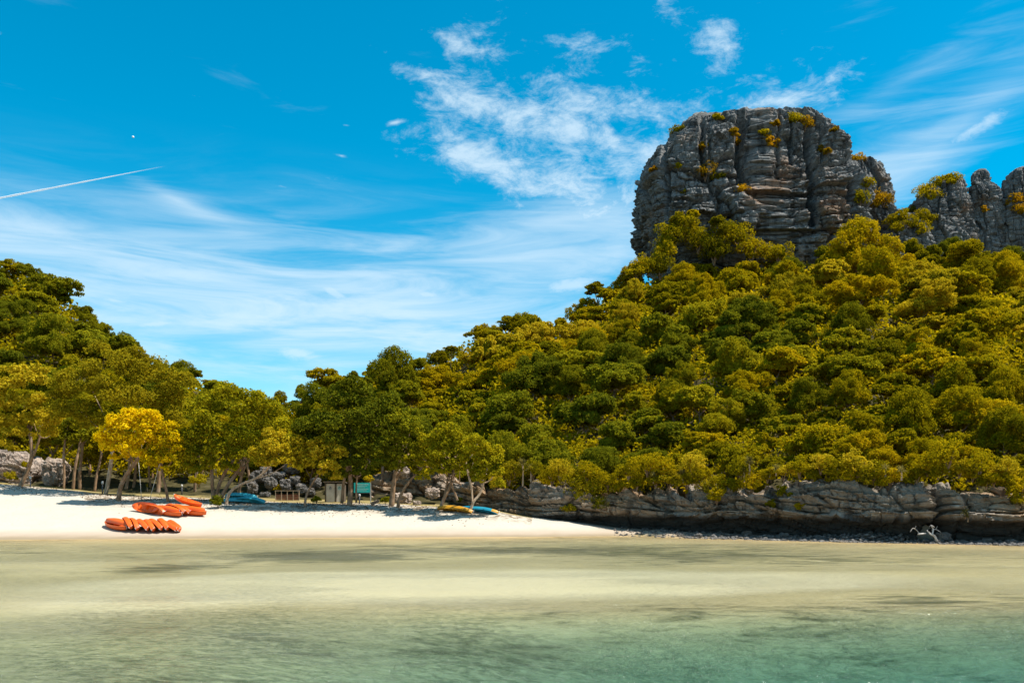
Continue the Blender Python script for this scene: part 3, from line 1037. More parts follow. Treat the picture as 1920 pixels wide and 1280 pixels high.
# ------------------------------------------------------------------ foliage
def leaf_mesh(name, P, N, size, mat, rg, parent=None, loc=None, aspect=0.62):
    n = len(P)
    N = N / (np.linalg.norm(N, axis=1, keepdims=True) + 1e-9)
    rv = rg.normal(size=(n, 3))
    t1 = np.cross(N, rv)
    t1 /= np.linalg.norm(t1, axis=1, keepdims=True) + 1e-9
    t2 = np.cross(N, t1)
    L = (size * (0.7 + 0.6 * rg.random(n)))[:, None]
    droop = N * L * 0.18
    V = np.stack([P + t1 * L * .5 - droop, P + t2 * L * .5 * aspect + droop * .3, P - t1 * L * .5 - droop, P - t2 * L * .5 * aspect + droop * .3], 1)
    Fc = np.arange(n * 4).reshape(n, 4)
    return mesh_np(name, V.reshape(-1, 3), Fc, mat, parent, False, {'leafv': ('FACE', rg.random(n))}, loc)


def rand_dirs(n, rg, zmin=-1.0):
    z = zmin + (1 - zmin) * rg.random(n)
    a = rg.random(n) * 2 * np.pi
    r = np.sqrt(np.clip(1 - z * z, 0, 1))
    return np.stack([r * np.cos(a), r * np.sin(a), z], 1)


def puff_leaves(C, Rr, n, rg, jit=0.6, up=0.25, zmin=-0.75):
    """n leaves over the shells of puffs with centres C and radii Rr (k,3)"""
    k = len(C)
    wgt = (Rr[:, 0] * Rr[:, 2])
    idx = rg.choice(k, n, p=wgt / wgt.sum())
    d = rand_dirs(n, rg, zmin)
    rad = 0.70 + 0.36 * rg.random(n) ** 0.6
    mr = Rr[idx].mean(1)
    rad = rad * (1 + .42 * vnoise(d * 2.3 + idx[:, None] * 3.7)) + (rg.random(n) < .07) * rg.random(n) * .45
    P = C[idx] + Rr[idx] * d * rad[:, None]
    keep = np.ones(n, bool)
    for j in range(k):
        q = np.sqrt((((P - C[j]) / Rr[j]) ** 2).sum(1))
        keep &= ~((q < 0.6) & (idx != j))
    P, d, idx = P[keep], d[keep], idx[keep]
    N = d / Rr[idx] * Rr[idx].mean(1, keepdims=True) + jit * rg.normal(size=d.shape) + np.array([0, 0, up])
    return P, N


def crown_puffs(rx, rz, k, rg, rmin=.24, rmax=.42, zmin=-0.3):
    d = []
    while len(d) < k:
        c = rand_dirs(1, rg, zmin)[0]
        if all(np.dot(c, e) < 0.90 for e in d) or rg.random() < 0.12:
            d.append(c)
    d = np.array(d)
    lump = 0.66 + 0.26 * rg.random((k, 1))
    C = d * lump * np.array([rx, rx, rz])
    r = (rmin + (rmax - rmin) * rg.random(k)) * rx
    Rr = np.stack([r, r, r * 0.78], 1)
    return C, Rr


def hill_crown_proto(i):
    rg = np.random.default_rng(300 + i)
    rz = [.62, .50, .80, .44, .70, .56, .95, .50, .66, .58, .74, .40][i]
    flat = [.8, .5, .9, .42, .75, .6, .85, .45, .7, .55, .8, .4][i]
    leaf = [.062, .07, .056, .078, .06, .066, .052, .082, .062, .07, .05, .074][i]
    nl = 5 + i % 5
    Cs, Rs = [], []
    for l in range(nl):
        a = l * 6.283 / nl + rg.uniform(-.6, .6)
        rr = rg.uniform(.28, .68) if l else 0.05
        lc = np.array([math.cos(a) * rr, math.sin(a) * rr, rz * rg.uniform(-.35, .5) if l else rz * rg.uniform(.4, .7)])
        lr = rg.uniform(.26, .50)
        C, Rr = crown_puffs(lr, lr * (.5 + .35 * flat), 13, rg, .20, .46, -.35)
        Rr[:, 2] *= (.55 + .6 * flat)
        Cs.append(C + lc)
        Rs.append(Rr)
    C, Rr = np.vstack(Cs), np.vstack(Rs)
    C = C * np.array([1 + .22 * math.sin(i * 1.7), 1 - .22 * math.sin(i * 1.7), 1])
    P, N = puff_leaves(C, Rr, int(62 / leaf / leaf), rg, jit=.5, up=.15)
    nf = 260
    fd = rand_dirs(nf, rg, -.6)
    P = np.vstack([P, fd * np.array([.42, .42, .34 * rz]) + np.array([0, 0, .02])])
    N = np.vstack([N, fd])
    size = np.concatenate([np.full(len(P) - nf, leaf), np.full(nf, .22)])
    o = leaf_mesh('crown', P, N, size, L_HILL, rg, aspect=[.62, .8, .5, .7][i % 4])
    return o.data, o


def trunk_mesh(h, r, lean, seed, mat, limbs=4):
    random.seed(seed)
    mb = MB()
    top = Vector((lean * h, 0.1 * lean * h, h))
    pts = smooth_path([(0, 0, -0.25), (lean * h * .2, 0, h * .35), (lean * h * .7, .05 * lean * h, h * .7), tuple(top)], 3)
    mb.tube(pts, [r * (1.25 - .75 * i / (len(pts) - 1)) for i in range(len(pts))], 7, .15)
    for k in range(limbs):
        a = k * 6.28 / limbs + random.random()
        e = top + Vector((math.cos(a) * .45 * h, math.sin(a) * .45 * h, h * (.35 + .25 * random.random())))
        s = top * (.75 + .2 * random.random())
        m_ = (s + e) / 2 + Vector((0, 0, -.06 * h))
        pp = smooth_path([tuple(s), tuple(m_), tuple(e)], 3)
        mb.tube(pp, [r * (.55 - .42 * i / (len(pp) - 1)) for i in range(len(pp))], 5, .1)
    o = mb.build('trunk', mat)
    return o.data, o


HC = [hill_crown_proto(i) for i in range(12)]
HT = [trunk_mesh(.62, .055, l, 20 + i, BARK) for i, l in enumerate((.05, -.12, .18, -.2))]
for _, o in HC + HT:
    bpy.data.objects.remove(o)


def hill_tree(name, x, y, z, R_, zs, rot, ci, label, group, lift=0.62, leafmat=None, trunk=True):
    e = empty(name, (x, y, z), rot)
    e.scale = (R_, R_, R_)
    c = bpy.data.objects.new('crown', HC[ci % 12][0])
    COL.objects.link(c)
    c.parent = e
    c.location = (0, 0, lift)
    c.scale = (1, 1, zs)
    if leafmat is not None:
        c.material_slots[0].link = 'OBJECT'
        c.material_slots[0].material = leafmat
    c.rotation_euler = (R(random.uniform(-9, 9)), R(random.uniform(-9, 9)), 0)
    if trunk:
        t = bpy.data.objects.new('trunk', HT[ci % 4][0])
        COL.objects.link(t)
        t.parent = e
        t.scale = (1, 1, (lift - .08) / .9)
    tag(e, label, 'tree', group)
    return e


TONES = [('dark olive', L_DARK), ('olive green', L_FAR), ('yellow green', L_HILL), ('yellow green', L_HILL), ('pale golden', L_LIGHT)]


def column(u):
    return ('above turquoise kayaks' if u < 960 else 'just right of turquoise kayaks' if u < 1060 else 'above hanging cliff shrubs' if u < 1170 else 'below left edge of rock peak' if u < 1290 else
            'below left half of rock peak' if u < 1410 else 'below middle of rock peak' if u < 1510 else 'below right half of rock peak' if u < 1630 else
            'left of the cliff cleft' if u < 1750 else 'above the cliff cleft' if u < 1840 else 'by right picture edge')


def zone(u, f, tone):
    """where on the hills a tree stands, in words, and the group it belongs to"""
    if u < 520:
        side = 'far left' if u < 130 else 'behind yellow trees' if u < 340 else 'behind multi-stemmed beach tree'
        h = 'low on left hill' if f < .35 else ('halfway up left hill' if f < .7 else 'at left hill skyline')
        return f'{tone} tree {h}, {side}', 'trees covering the left hill'
    if u < 860:
        side = 'above toilet cabin' if u < 690 else 'above whitish boulder' if u < 790 else 'above yellow kayaks'
        h = 'just behind beach trees' if f < .35 else ('on low slope' if f < .7 else 'on low skyline')
        return f'{tone} tree {h} {side}', 'trees on the low ridge behind the beach'
    row = 'low on right hill' if f < .12 else 'lower part of right hill' if f < .3 else 'midway up right hill' if f < .55 else 'upper part of right hill' if f < .8 else 'top of right hill'
    grp = 'trees above the sea cliff' if f < .3 else 'trees midway up the right hill' if f < .55 else 'trees high on the right hill'
    return f'{tone} tree {row}, {column(u)}', grp


random.seed(11)
placed = []
tries = 0
rgt = np.random.default_rng(21)
cand = 26000
cu = -60 + 2040 * rgt.random(cand)
# even in log distance, so that the spacing seen from the beach is even
cd = np.exp(np.log(64) + (np.log(190) - np.log(64)) * rgt.random(cand))
cz, cE = ground_z(cu, cd)
crd = ridge_d(cu)
ok = (cd > cE + np.where(cu > 930, .9, 4.0)) & (cd < crd + 5)
ok &= ~((cu > 1195) & (cd > 176))
KS = 0.0456
for u, D, z, E in zip(cu[ok], cd[ok], cz[ok], cE[ok]):
    x = (u - 960) / F * D
    s = KS * D * (0.75 + .5 * float(vnoise(np.array([x / 14, D / 14, 3.3])) * .5 + .5))
    if any((x - p[0]) ** 2 + (D - p[1]) ** 2 < (0.5 * (s + p[3])) ** 2 for p in placed):
        continue
    placed.append((x, D, z, s, u, (D - E) / (ridge_d(u) - E)))
for (x, D, z, s, u, f) in placed:
    Rr_ = s * random.choice((random.uniform(.50, .70), random.uniform(.66, .86)))
    tone, lm = TONES[int(np.clip((vnoise(np.array([x / 30, D / 30, 7.7])) * .8 + .5) * 4 + random.uniform(-1.1, 1.1), 0, 4.99))]
    ci = random.randrange(12)
    tone = ('small ' if Rr_ < .68 * s else 'broad ') + ('flat-topped ' if ci in (1, 3, 7, 11) else 'tall-crowned ' if ci in (2, 6, 10) else 'rounded ') + tone
    lab, grp = zone(u, f, tone)
    lift = random.uniform(.55, .75)
    if f > .82:
        Rr_ = min(Rr_, random.uniform(.46, .60) * s)
    if u < 880 and f < .2:
        lift = random.uniform(.95, 1.2)
    hill_tree('forest_tree', x, D, z - .1, Rr_, random.uniform(.8, 1.3), random.random() * 6.28, ci, lab, grp, lift, lm)

# a few taller crowns that stand out on the skylines
for u, v, ru, D, lab in [(1122, 545, 34, 172, 'dark tree with see-through crown on the skyline left of the rock peak'),
                         (1180, 522, 30, 173, 'small dark tree on the skyline just left of the rock peak foot'),
                         (905, 630, 36, 166, 'broad flat topped tree leading down the skyline of the right hill'),
                         (965, 612, 38, 168, 'wide flat crowned tree on the skyline bump left of the peak'),
                         (845, 655, 15, 160, 'small lone tree at the lower left end of the hill skyline'),
                         (620, 712, 42, 148, 'dark round tree at the left end of the low ridge'),
                         (400, 722, 22, 150, 'small dark tree at the end of the left hill skyline')]:
    Rw = ru / F * D
    p = at(u, v, D)
    z, _ = ground_z(np.array([u]), np.array([D]))
    lift = max((p.z - float(z[0])) / Rw, .4)
    hill_tree('skyline_tree', p.x, D, float(z[0]), Rw, .85, random.random() * 6, random.randrange(12), lab, 'trees standing out on the skyline', lift)

# the even run of crowns along the skylines
for u, v, ru, side in [(18, 503, 26, 0), (52, 512, 25, 0), (86, 536, 25, 0), (120, 562, 25, 0), (154, 590, 24, 0), (188, 620, 24, 0), (222, 648, 24, 0), (256, 676, 22, 0), (330, 694, 22, 0), (365, 702, 22, 0),
                       (448, 744, 20, 1), (486, 752, 20, 1), (526, 752, 20, 1), (566, 740, 20, 1), (660, 708, 24, 2), (700, 704, 24, 2), (742, 696, 24, 2), (784, 686, 24, 2), (822, 672, 22, 2)]:
    D = float(ridge_d(u)) - 1.0
    Rw = ru / F * D
    p = at(u, v, D)
    z = float(ground_z(np.array([float(u)]), np.array([D]))[0][0])
    lab = ('rounded tree on the falling skyline of the left hill', 'rounded tree in the dip of the skyline between the two hills', 'rounded tree on the gently rising skyline right of the dip')[side]
    hill_tree('skyline_tree', p.x, D, z, Rw, random.uniform(.85, 1.05), random.random() * 6, (0, 2, 4, 8, 9)[int(u) % 5], lab, ('trees along the left skyline', 'trees in the skyline dip', 'trees along the low skyline')[side], max((p.z - z) / Rw, .4), (L_FAR, L_HILL, L_DARK)[int(u / 10) % 3])

# undergrowth between the trunks
nk = 12000
uu = -120 + 2160 * RNG.random(nk)
DD = np.exp(np.log(64) + (np.log(185) - np.log(64)) * RNG.random(nk))
zz, EE = ground_z(uu, DD)
ok = (DD > EE + np.where(uu > 930, 0.3, 7.0)) & (DD < ridge_d(uu) + 4)
uu, DD, zz = uu[ok], DD[ok], zz[ok]
m_ = 16
C = np.stack([(uu - 960) / F * DD, DD, zz + .004 * DD], -1)
C = np.repeat(C, m_, 0)
dd = rand_dirs(len(C), RNG, -.1)
Ru = np.repeat(.0135 * DD * (0.6 + .8 * RNG.random(len(DD))), m_)
P = C + dd * Ru[:, None] * np.array([1, 1, .9]) * (0.7 + .4 * RNG.random((len(C), 1)))
o = leaf_mesh('undergrowth', P, dd + .5 * RNG.normal(size=dd.shape), np.repeat(.0050 * DD, m_), L_HILL, RNG)
tag(o, 'tangled green undergrowth filling the gaps of the hillside forest', 'undergrowth', kind='stuff')


def shrub(name, c, r, mat, seed, label, group=None, n=900, leaf=0.2, flat=.8, cat='shrub', k=9, stem=True):
    rg = np.random.default_rng(seed)
    C, Rr = crown_puffs(r, r * flat, k, rg, .3, .5, -.4)
    P, N = puff_leaves(C, Rr, n, rg)
    fd = rand_dirs(70, rg)
    P = np.vstack([P, fd * r * .5])
    N = np.vstack([N, fd])
    sz = np.concatenate([np.full(len(P) - 70, leaf), np.full(70, r * .4)])
    e = empty(name, c)
    leaf_mesh('foliage', P, N, sz, mat, rg, e)
    if stem:
        random.seed(seed)
        mb = MB()
        for j in range(3):
            a = j * 2.1 + random.random()
            mb.tube([(0, .2 * r, -r * .95), (math.cos(a) * r * .2, math.sin(a) * r * .2, -r * .4), (math.cos(a) * r * .5, math.sin(a) * r * .5, r * .1)], [r * .06, r * .045, r * .02], 5)
        mb.build('stem', BARK, e)
    tag(e, label, cat, group)
    return e


# shrubs clinging to the rock peak
PK = [(1270, 247, 13), (1318, 276, 9), (1323, 322, 16), (1345, 332, 13), (1375, 250, 9), (1380, 268, 8), (1433, 252, 10), (1450, 270, 12), (1440, 262, 8), (1490, 225, 14), (1510, 232, 13),
      (1480, 230, 9), (1285, 362, 8), (1392, 355, 12), (1225, 318, 6), (1272, 312, 7), (1540, 282, 8), (1552, 284, 7), (1345, 222, 8), (1452, 232, 8), (1605, 298, 13), (1612, 372, 18),
      (1640, 380, 22), (1658, 372, 15), (1625, 345, 12), (1565, 245, 7), (1700, 385, 16), (1685, 380, 12)]
for i, (u, v, r) in enumerate(PK):
    big = u > 1595
    p = hit(BV_PEAK, u, v)
    if p is None:
        continue
    D = p.y
    lab = 'yellowish bush crowding the gap between the peak and the rock towers' if big else ('larger' if r > 11 else 'small') + (' ochre' if i % 3 else ' olive') + ' shrub on the rock peak, ' + ('near the top' if v < 240 else 'upper face' if v < 290 else 'mid face' if v < 340 else 'lower face') + (' far left' if u < 1300 else ' left of centre' if u < 1385 else ' centre' if u < 1445 else ' right of centre' if u < 1500 else ' far right')
    grp = 'bushes in the gap right of the peak' if big else 'shrubs clinging to the rock peak'
    shrub('rock_shrub', p, r / F * D * 1.15, L_OCHRE if i % 3 else L_HILL, 500 + i, lab, grp, n=650, leaf=.34)
for i, (u, v, r, D) in enumerate([(1760, 345, 17, 183), (1785, 340, 15, 183), (1735, 358, 18, 182), (1745, 368, 20, 181), (1775, 338, 11, 183), (1694, 406, 15, 179), (1710, 398, 14, 179), (1724, 408, 16, 179), (1676, 415, 15, 179), (1740, 418, 16, 179), (1704, 422, 18, 179), (1686, 430, 18, 179), (1726, 432, 18, 179)]):
    shrub('rock_shrub', (hit(BV_PEAK, u, v, .4) or at(u, v, D)), r / F * D * 1.1, L_HILL, 560 + i, 'bush draped over the top of the broad squat rock tower' if D >= 180 else 'bush on the wooded saddle linking peak and rock towers', 'bushes on the squat rock tower' if D >= 180 else 'bushes on the saddle right of the peak', n=800, leaf=.34)
for i, (u, v, r, D) in enumerate([(1905, 375, 14, 180), (1912, 395, 16, 180), (1845, 395, 8, 181), (1850, 312, 5, 187)]):
    if hit(BV_PEAK, u, v) is None:
        continue
    shrub('rock_shrub', hit(BV_PEAK, u, v), r / F * D * 1.1, L_OCHRE, 570 + i, 'ochre bush on the slim pinnacle or the tower at the picture edge', 'bushes on the far right rocks', n=600, leaf=.34)
# bushes in front of the foot of the peak
for i, (u, v, r) in enumerate([(1255, 445, 30), (1285, 428, 26), (1310, 450, 26), (1272, 412, 15), (1298, 402, 10), (1358, 435, 26), (1385, 445, 30), (1340, 470, 28), (1250, 470, 22), (1410, 470, 28), (1460, 472, 26), (1345, 415, 12), (1216, 494, 24), (1238, 500, 26), (1192, 508, 22)]):
    D = 172 - i * .2
    shrub('cliff_foot_bush', at(u, v, D), r / F * D, L_HILL, 600 + i, ('large' if r > 25 else 'small') + ' yellow green bush at the foot of the rock peak, ' + ('left corner' if u < 1262 else 'left third' if u < 1330 else 'left of middle' if u < 1370 else 'middle') + (', higher' if v < 440 else ', lower'), 'bushes at the foot of the peak', n=1500, leaf=.36, k=12)

# shrubs spilling over the sea cliff
CS = [(930, 905, 18), (955, 890, 20), (1020, 905, 16), (1035, 892, 20), (1065, 955, 12), (1160, 915, 14), (1195, 905, 14), (1230, 900, 16), (1255, 898, 18), (1290, 900, 16), (1315, 890, 20), (1440, 890, 16), (1470, 882, 18), (1525, 890, 14), (1555, 895, 15), (1595, 892, 18), (1625, 900, 16), (1655, 905, 12), (1720, 890, 16), (1760, 885, 14), (1800, 880, 16), (1825, 890, 14), (1865, 895, 18), (1890, 905, 14), (1085, 930, 24), (1110, 915, 26), (1125, 945, 18), (1075, 900, 24), (1050, 880, 22), (1100, 885, 22), (1140, 900, 18), (1000, 880, 20), (965, 878, 18), (1180, 880, 24), (1215, 870, 26), (1245, 880, 22),
      (1330, 915, 22), (1355, 905, 20), (1345, 930, 18), (1375, 915, 16), (1300, 870, 24), (1410, 905, 22), (1425, 920, 18), (1465, 922, 13), (1480, 928, 10), (1445, 945, 9), (1500, 950, 8),
      (1570, 880, 26), (1610, 870, 30), (1640, 885, 24), (1670, 895, 18), (1700, 900, 16), (1540, 870, 20), (1740, 870, 24), (1780, 850, 30), (1840, 870, 28), (1880, 880, 24), (1915, 910, 26), (1905, 935, 20),
      (1850, 905, 14), (1270, 905, 12), (1390, 880, 22), (1500, 875, 22)]
for i, (u, v, r) in enumerate(CS):
    p = hit(BV_SEA, u, v, .1) or at(u, v, float(wall_d(u)) + 1.0)
    D = p.y
    L = L_HILL if i % 4 else L_LIGHT
    if v > 912:
        lab, grp = ('large' if r > 17 else 'small') + ' leafy shrub hanging over the sea cliff face, ' + column(u), 'shrubs hanging over the sea cliff face'
    else:
        lab, grp = ('large' if r > 21 else 'mid-sized' if r > 16 else 'small') + (' pale' if i % 4 == 0 else '') + ' shrub on the sea cliff edge, ' + column(u), 'shrubs along the sea cliff edge'
    shrub('cliff_shrub', p, r / F * D * 1.05, L, 700 + i, lab, grp, n=1000, leaf=.15, flat=.9)


def spiky(name, c, r, seed, label, group, n=70, stem=0.0, mat=None):
    rg = np.random.default_rng(seed)
    V, Fs = [], []
    for i in range(n):
        a = rg.random() * 6.28
        e_ = math.radians(rg.uniform(5, 80))
        d = Vector((math.cos(a) * math.cos(e_), math.sin(a) * math.cos(e_), math.sin(e_)))
        t = d.cross(Vector((0, 0, 1))).normalized() * r * .035
        L = r * rg.uniform(.7, 1.1)
        p1 = d * L * .5 + Vector((0, 0, .04 * r))
        p2 = d * L - Vector((0, 0, L * .35 * (1 - d.z * .6)))
        o = len(V)
        V += [tuple(-t * .6), tuple(t * .6), tuple(p1 + t), tuple(p1 - t), tuple(p2)]
        Fs += [(o, o + 1, o + 2, o + 3), (o + 3, o + 2, o + 4)]
    e = empty(name, c)
    m = mesh_np('leaf_rosette', V, Fs, mat or L_PALE, e)
    mb = MB()
    s_ = max(stem, r * .4)
    mb.tube([(0.02, .05, -s_), (0.03 * r, 0, -s_ * .5), (0, 0, 0.03)], [r * .09, r * .07, r * .06], 6)
    mb.build('stem', BARK_PALE, e)
    tag(e, label, 'plant', group)
    return e


for i, (u, v, r, st) in enumerate([(980, 872, 18, 2.0), (995, 880, 14, 1.2), (1150, 925, 14, .5), (1140, 950, 12, .4), (1405, 870, 18, .9), (1395, 885, 14, .8), (1735, 912, 13, 1.4), (1810, 962, 15, .4), (1815, 970, 12, .3),
                                   (1690, 885, 16, .6), (1280, 890, 15, .7), (1455, 880, 13, .5), (1905, 945, 16, .5), (1660, 880, 14, .6), (1225, 895, 13, .5)]):
    p = hit(BV_SEA, u, v, -.1) or at(u, v, float(wall_d(u)) + .6)
    D = p.y
    spiky('screwpine_plant', p, r / F * D * 1.2, 800 + i, ('tall stemmed' if st > 1 else 'short') + ' pale spiky leaved plant on the sea cliff, ' + column(u), 'spiky plants on the sea cliff', stem=st)
spiky('palm_seedling', on_ground(276, 921) + Vector((0, 0, .45)), .75, 830, 'young bright green palm under the yellow tree', None, n=16, stem=.5, mat=L_LIGHT)

# ------------------------------------------------------------------ trees along the beach
def beach_tree(name, label, base, trunks, blobs, mat, seed, leaf=.30, dens=1.0, bark=None, group=None, soft=1.0, dD=0.0, fwd=1.6):
    b = on_ground(*base)
    D = b.y + dD
    b = Vector(((base[0] - 960) / F * D, D, b.z if dD == 0 else gz((base[0] - 960) / F * D, D)))
    k = D / F
    rg = np.random.default_rng(seed)
    random.seed(seed)
    e = empty(name, b)

    def loc(u, v, dd=0.0):
        return Vector(((u - 960) * k, D + dd, zpix(v, D))) - b
    for ti, tr in enumerate(trunks):
        pts, rad = [], []
        for j, q in enumerate(tr):
            dd = q[3] if len(q) > 3 else 0.25 * math.sin(seed + ti * 2 + j * .9) * (j > 0)
            p = loc(q[0], q[1], dd)
            if j == 0 and ti == 0:
                p = Vector((p.x, p.y, -0.3))
            pts.append((*p, q[2] * k * .74))
        sp = smooth_path(pts, 4)
        mb = MB()
        mb.tube([s[:3] for s in sp], [max(s[3], .02) for s in sp], 9, .12)
        # twigs from the upper trunk towards the nearest clumps
        top = Vector(sp[-1][:3])
        for bb in sorted(blobs, key=lambda q: (loc(q[0], q[1]) - top).length)[:4]:
            c = loc(bb[0], bb[1], (bb[4] if len(bb) > 4 else 0))
            s0 = Vector(sp[int(len(sp) * random.uniform(.6, .95))][:3])
            mid = s0.lerp(c, .5) + Vector((0, 0, -.25))
            pp = smooth_path([tuple(s0), tuple(mid), tuple(c)], 4)
            mb.tube(pp, [sp[-1][3] * (.75 - .6 * i / (len(pp) - 1)) + .012 for i in range(len(pp))], 6, .1)
        mb.build('trunk', bark or BARK, e, smooth=True)
    Cs, Rs = [], []
    area = 0
    for bi, bb in enumerate(blobs):
        ru, rv = bb[2] * k, bb[3] * k
        c = np.array(loc(bb[0], bb[1], bb[4] if len(bb) > 4 else (rg.uniform(-.4, .3) * ru - fwd)))
        m = 12
        d = rand_dirs(m, rg, -.75)
        Cs.append(c + d * np.array([ru, ru * .85, rv]) * (.55 + .25 * rg.random((m, 1))))
        r = (ru * rv) ** .5 * rg.uniform(.30, .52, m)
        Rs.append(np.stack([r, r, r * .75], 1))
        area += 4 * 3.14 * (ru * rv)
    C, Rr = np.vstack(Cs), np.vstack(Rs)
    n = int(min(26000, max(1500, dens * area / (leaf * leaf * .31) * 1.15)))
    P, N = puff_leaves(C, Rr, n, rg, jit=.5 * soft, up=.25)
    leaf_mesh('crown', P, N, np.full(len(P), leaf), mat, rg, e)
    tag(e, label, 'tree', group or 'trees along the back of the beach')
    return e


beach_tree('beach_tree', 'forked leaning tree with light yellow green crown at the far left of the beach', (36, 911),
           [[(36, 911, 6), (46, 890, 5), (58, 860, 4.5), (59, 825, 4), (56, 790, 3)], [(52, 873, 3), (66, 850, 3), (77, 820, 2.5), (80, 795, 2)]],
           [(20, 792, 34, 15), (62, 788, 34, 15), (95, 778, 20, 12), (45, 758, 44, 16), (5, 750, 36, 16), (85, 750, 24, 14), (30, 725, 42, 17), (75, 715, 30, 15), (-20, 720, 30, 20), (10, 815, 34, 10), (60, 812, 28, 9), (40, 700, 36, 12), (85, 695, 20, 10), (15, 832, 30, 10), (100, 812, 22, 14), (115, 790, 22, 18)], L_LIGHT, 1, .33)
beach_tree('tall_soft_tree', 'tall tree with wide soft feathery olive crown rising behind the yellow tree', (197, 931),
           [[(197, 931, 5.5), (202, 905, 5), (209, 870, 4.5), (214, 840, 4.5), (218, 815, 3.5), (222, 790, 2.5)]],
           [(150, 770, 42, 24), (170, 725, 50, 32), (225, 690, 52, 26), (285, 705, 50, 30), (240, 745, 62, 34), (310, 745, 44, 36), (350, 728, 30, 28), (135, 735, 32, 24), (185, 790, 36, 20), (330, 780, 34, 20), (265, 670, 30, 14), (195, 660, 26, 14)], L_SOFT, 2, .25, dens=1.3, soft=1.4, bark=BARK_PALE, dD=4.0)
beach_tree('yellow_tree', 'bright golden yellow tree with a leaning forked trunk behind the orange kayaks', (222, 934),
           [[(222, 934, 6.5), (227, 915, 5.5), (240, 888, 5), (256, 866, 4.5), (262, 845, 3.5), (266, 815, 2.5)], [(246, 882, 3), (250, 865, 2.5), (238, 840, 2)]],
           [(220, 820, 24, 22), (250, 795, 34, 24), (285, 785, 30, 18), (245, 835, 34, 22), (280, 825, 34, 24), (265, 852, 26, 14), (212, 838, 18, 12), (295, 805, 26, 20), (232, 800, 20, 12), (262, 776, 22, 9), (205, 822, 14, 8), (300, 780, 20, 10), (230, 858, 14, 7)], L_YELLOW, 3, .25, dens=1.05, dD=-1.0)
beach_tree('yellow_tree', 'golden yellow tree with thin left leaning trunk beside the rope swing', (316, 937),
           [[(316, 937, 4), (313, 915, 3.5), (306, 890, 3.2), (302, 872, 3), (306, 845, 2.2)]],
           [(318, 835, 26, 22), (335, 825, 18, 20), (305, 858, 24, 14), (325, 862, 20, 12), (342, 845, 16, 14), (312, 806, 20, 14), (330, 800, 16, 9), (348, 826, 10, 9), (320, 880, 10, 6), (295, 872, 14, 6)], L_YELLOW, 4, .25, dens=1.05, dD=-1.0)
beach_tree('beach_tree', 'broad multi-stemmed green tree whose trunks rise beside the blue kayak pile', (402, 938),
           [[(402, 938, 6), (399, 910, 4.5), (396, 875, 4), (391, 840, 3)], [(403, 936, 5), (411, 905, 4.5), (424, 880, 4), (440, 860, 3)], [(412, 936, 5), (430, 906, 4.5), (449, 880, 4), (458, 862, 3)], [(448, 932, 3), (452, 900, 3), (460, 870, 2.5)]],
           [(385, 860, 34, 18), (425, 845, 40, 20), (375, 820, 34, 24), (420, 805, 44, 28), (470, 815, 42, 26), (400, 770, 40, 26), (450, 765, 44, 26), (500, 780, 40, 28), (430, 735, 30, 16), (525, 800, 32, 24), (480, 745, 32, 18), (365, 850, 20, 16), (470, 855, 26, 14), (385, 880, 18, 9), (415, 872, 26, 9), (365, 872, 14, 10), (440, 876, 18, 7)], L_BEACH, 5, .30)
beach_tree('leaning_tree', 'yellowish tree leaning far right over the blue kayak pile', (424, 942),
           [[(424, 942, 4.5), (428, 926, 4), (444, 911, 3.5), (474, 898, 3), (496, 885, 2.6), (512, 868, 2)]],
           [(500, 850, 28, 16), (530, 838, 34, 18), (556, 852, 24, 16), (570, 872, 16, 11), (540, 868, 28, 14), (520, 818, 28, 14), (500, 868, 20, 10), (560, 830, 24, 16)], L_LIGHT, 6, .28, bark=BARK_PALE, dD=-1.0)
beach_tree('beach_tree', 'thin stemmed small tree between the red planter and the toilet cabin', (571, 949),
           [[(571, 949, 4), (573, 930, 3), (585, 906, 2.6), (597, 888, 2.2), (606, 868, 1.6)]],
           [(600, 862, 28, 16), (580, 845, 26, 16), (625, 875, 22, 14), (610, 838, 30, 18), (640, 850, 20, 14), (635, 893, 13, 10), (612, 888, 12, 7)], L_LIGHT, 7, .26)
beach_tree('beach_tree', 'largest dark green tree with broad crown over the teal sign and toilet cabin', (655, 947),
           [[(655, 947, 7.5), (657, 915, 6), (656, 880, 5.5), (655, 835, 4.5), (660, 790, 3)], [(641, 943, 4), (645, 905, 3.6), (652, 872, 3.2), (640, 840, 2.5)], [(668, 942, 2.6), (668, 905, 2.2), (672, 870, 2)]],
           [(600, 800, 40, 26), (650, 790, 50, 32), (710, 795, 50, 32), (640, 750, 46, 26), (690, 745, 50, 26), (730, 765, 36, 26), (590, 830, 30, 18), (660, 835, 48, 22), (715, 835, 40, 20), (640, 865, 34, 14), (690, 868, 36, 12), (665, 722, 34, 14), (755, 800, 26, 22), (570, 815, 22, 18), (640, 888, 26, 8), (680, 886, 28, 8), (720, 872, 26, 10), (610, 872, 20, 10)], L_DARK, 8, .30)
beach_tree('beach_tree', 'thick trunked tree directly left of the whitish speckled boulder', (733, 948),
           [[(733, 948, 7.5), (737, 920, 6), (742, 888, 5), (752, 862, 4), (756, 835, 3)], [(741, 900, 3), (757, 872, 2.5), (766, 850, 2)]],
           [(740, 850, 30, 18), (765, 835, 28, 20), (735, 820, 34, 20), (770, 805, 28, 20), (745, 785, 34, 18), (722, 862, 18, 10), (745, 875, 24, 8), (768, 868, 20, 9)], L_DARK, 9, .28)
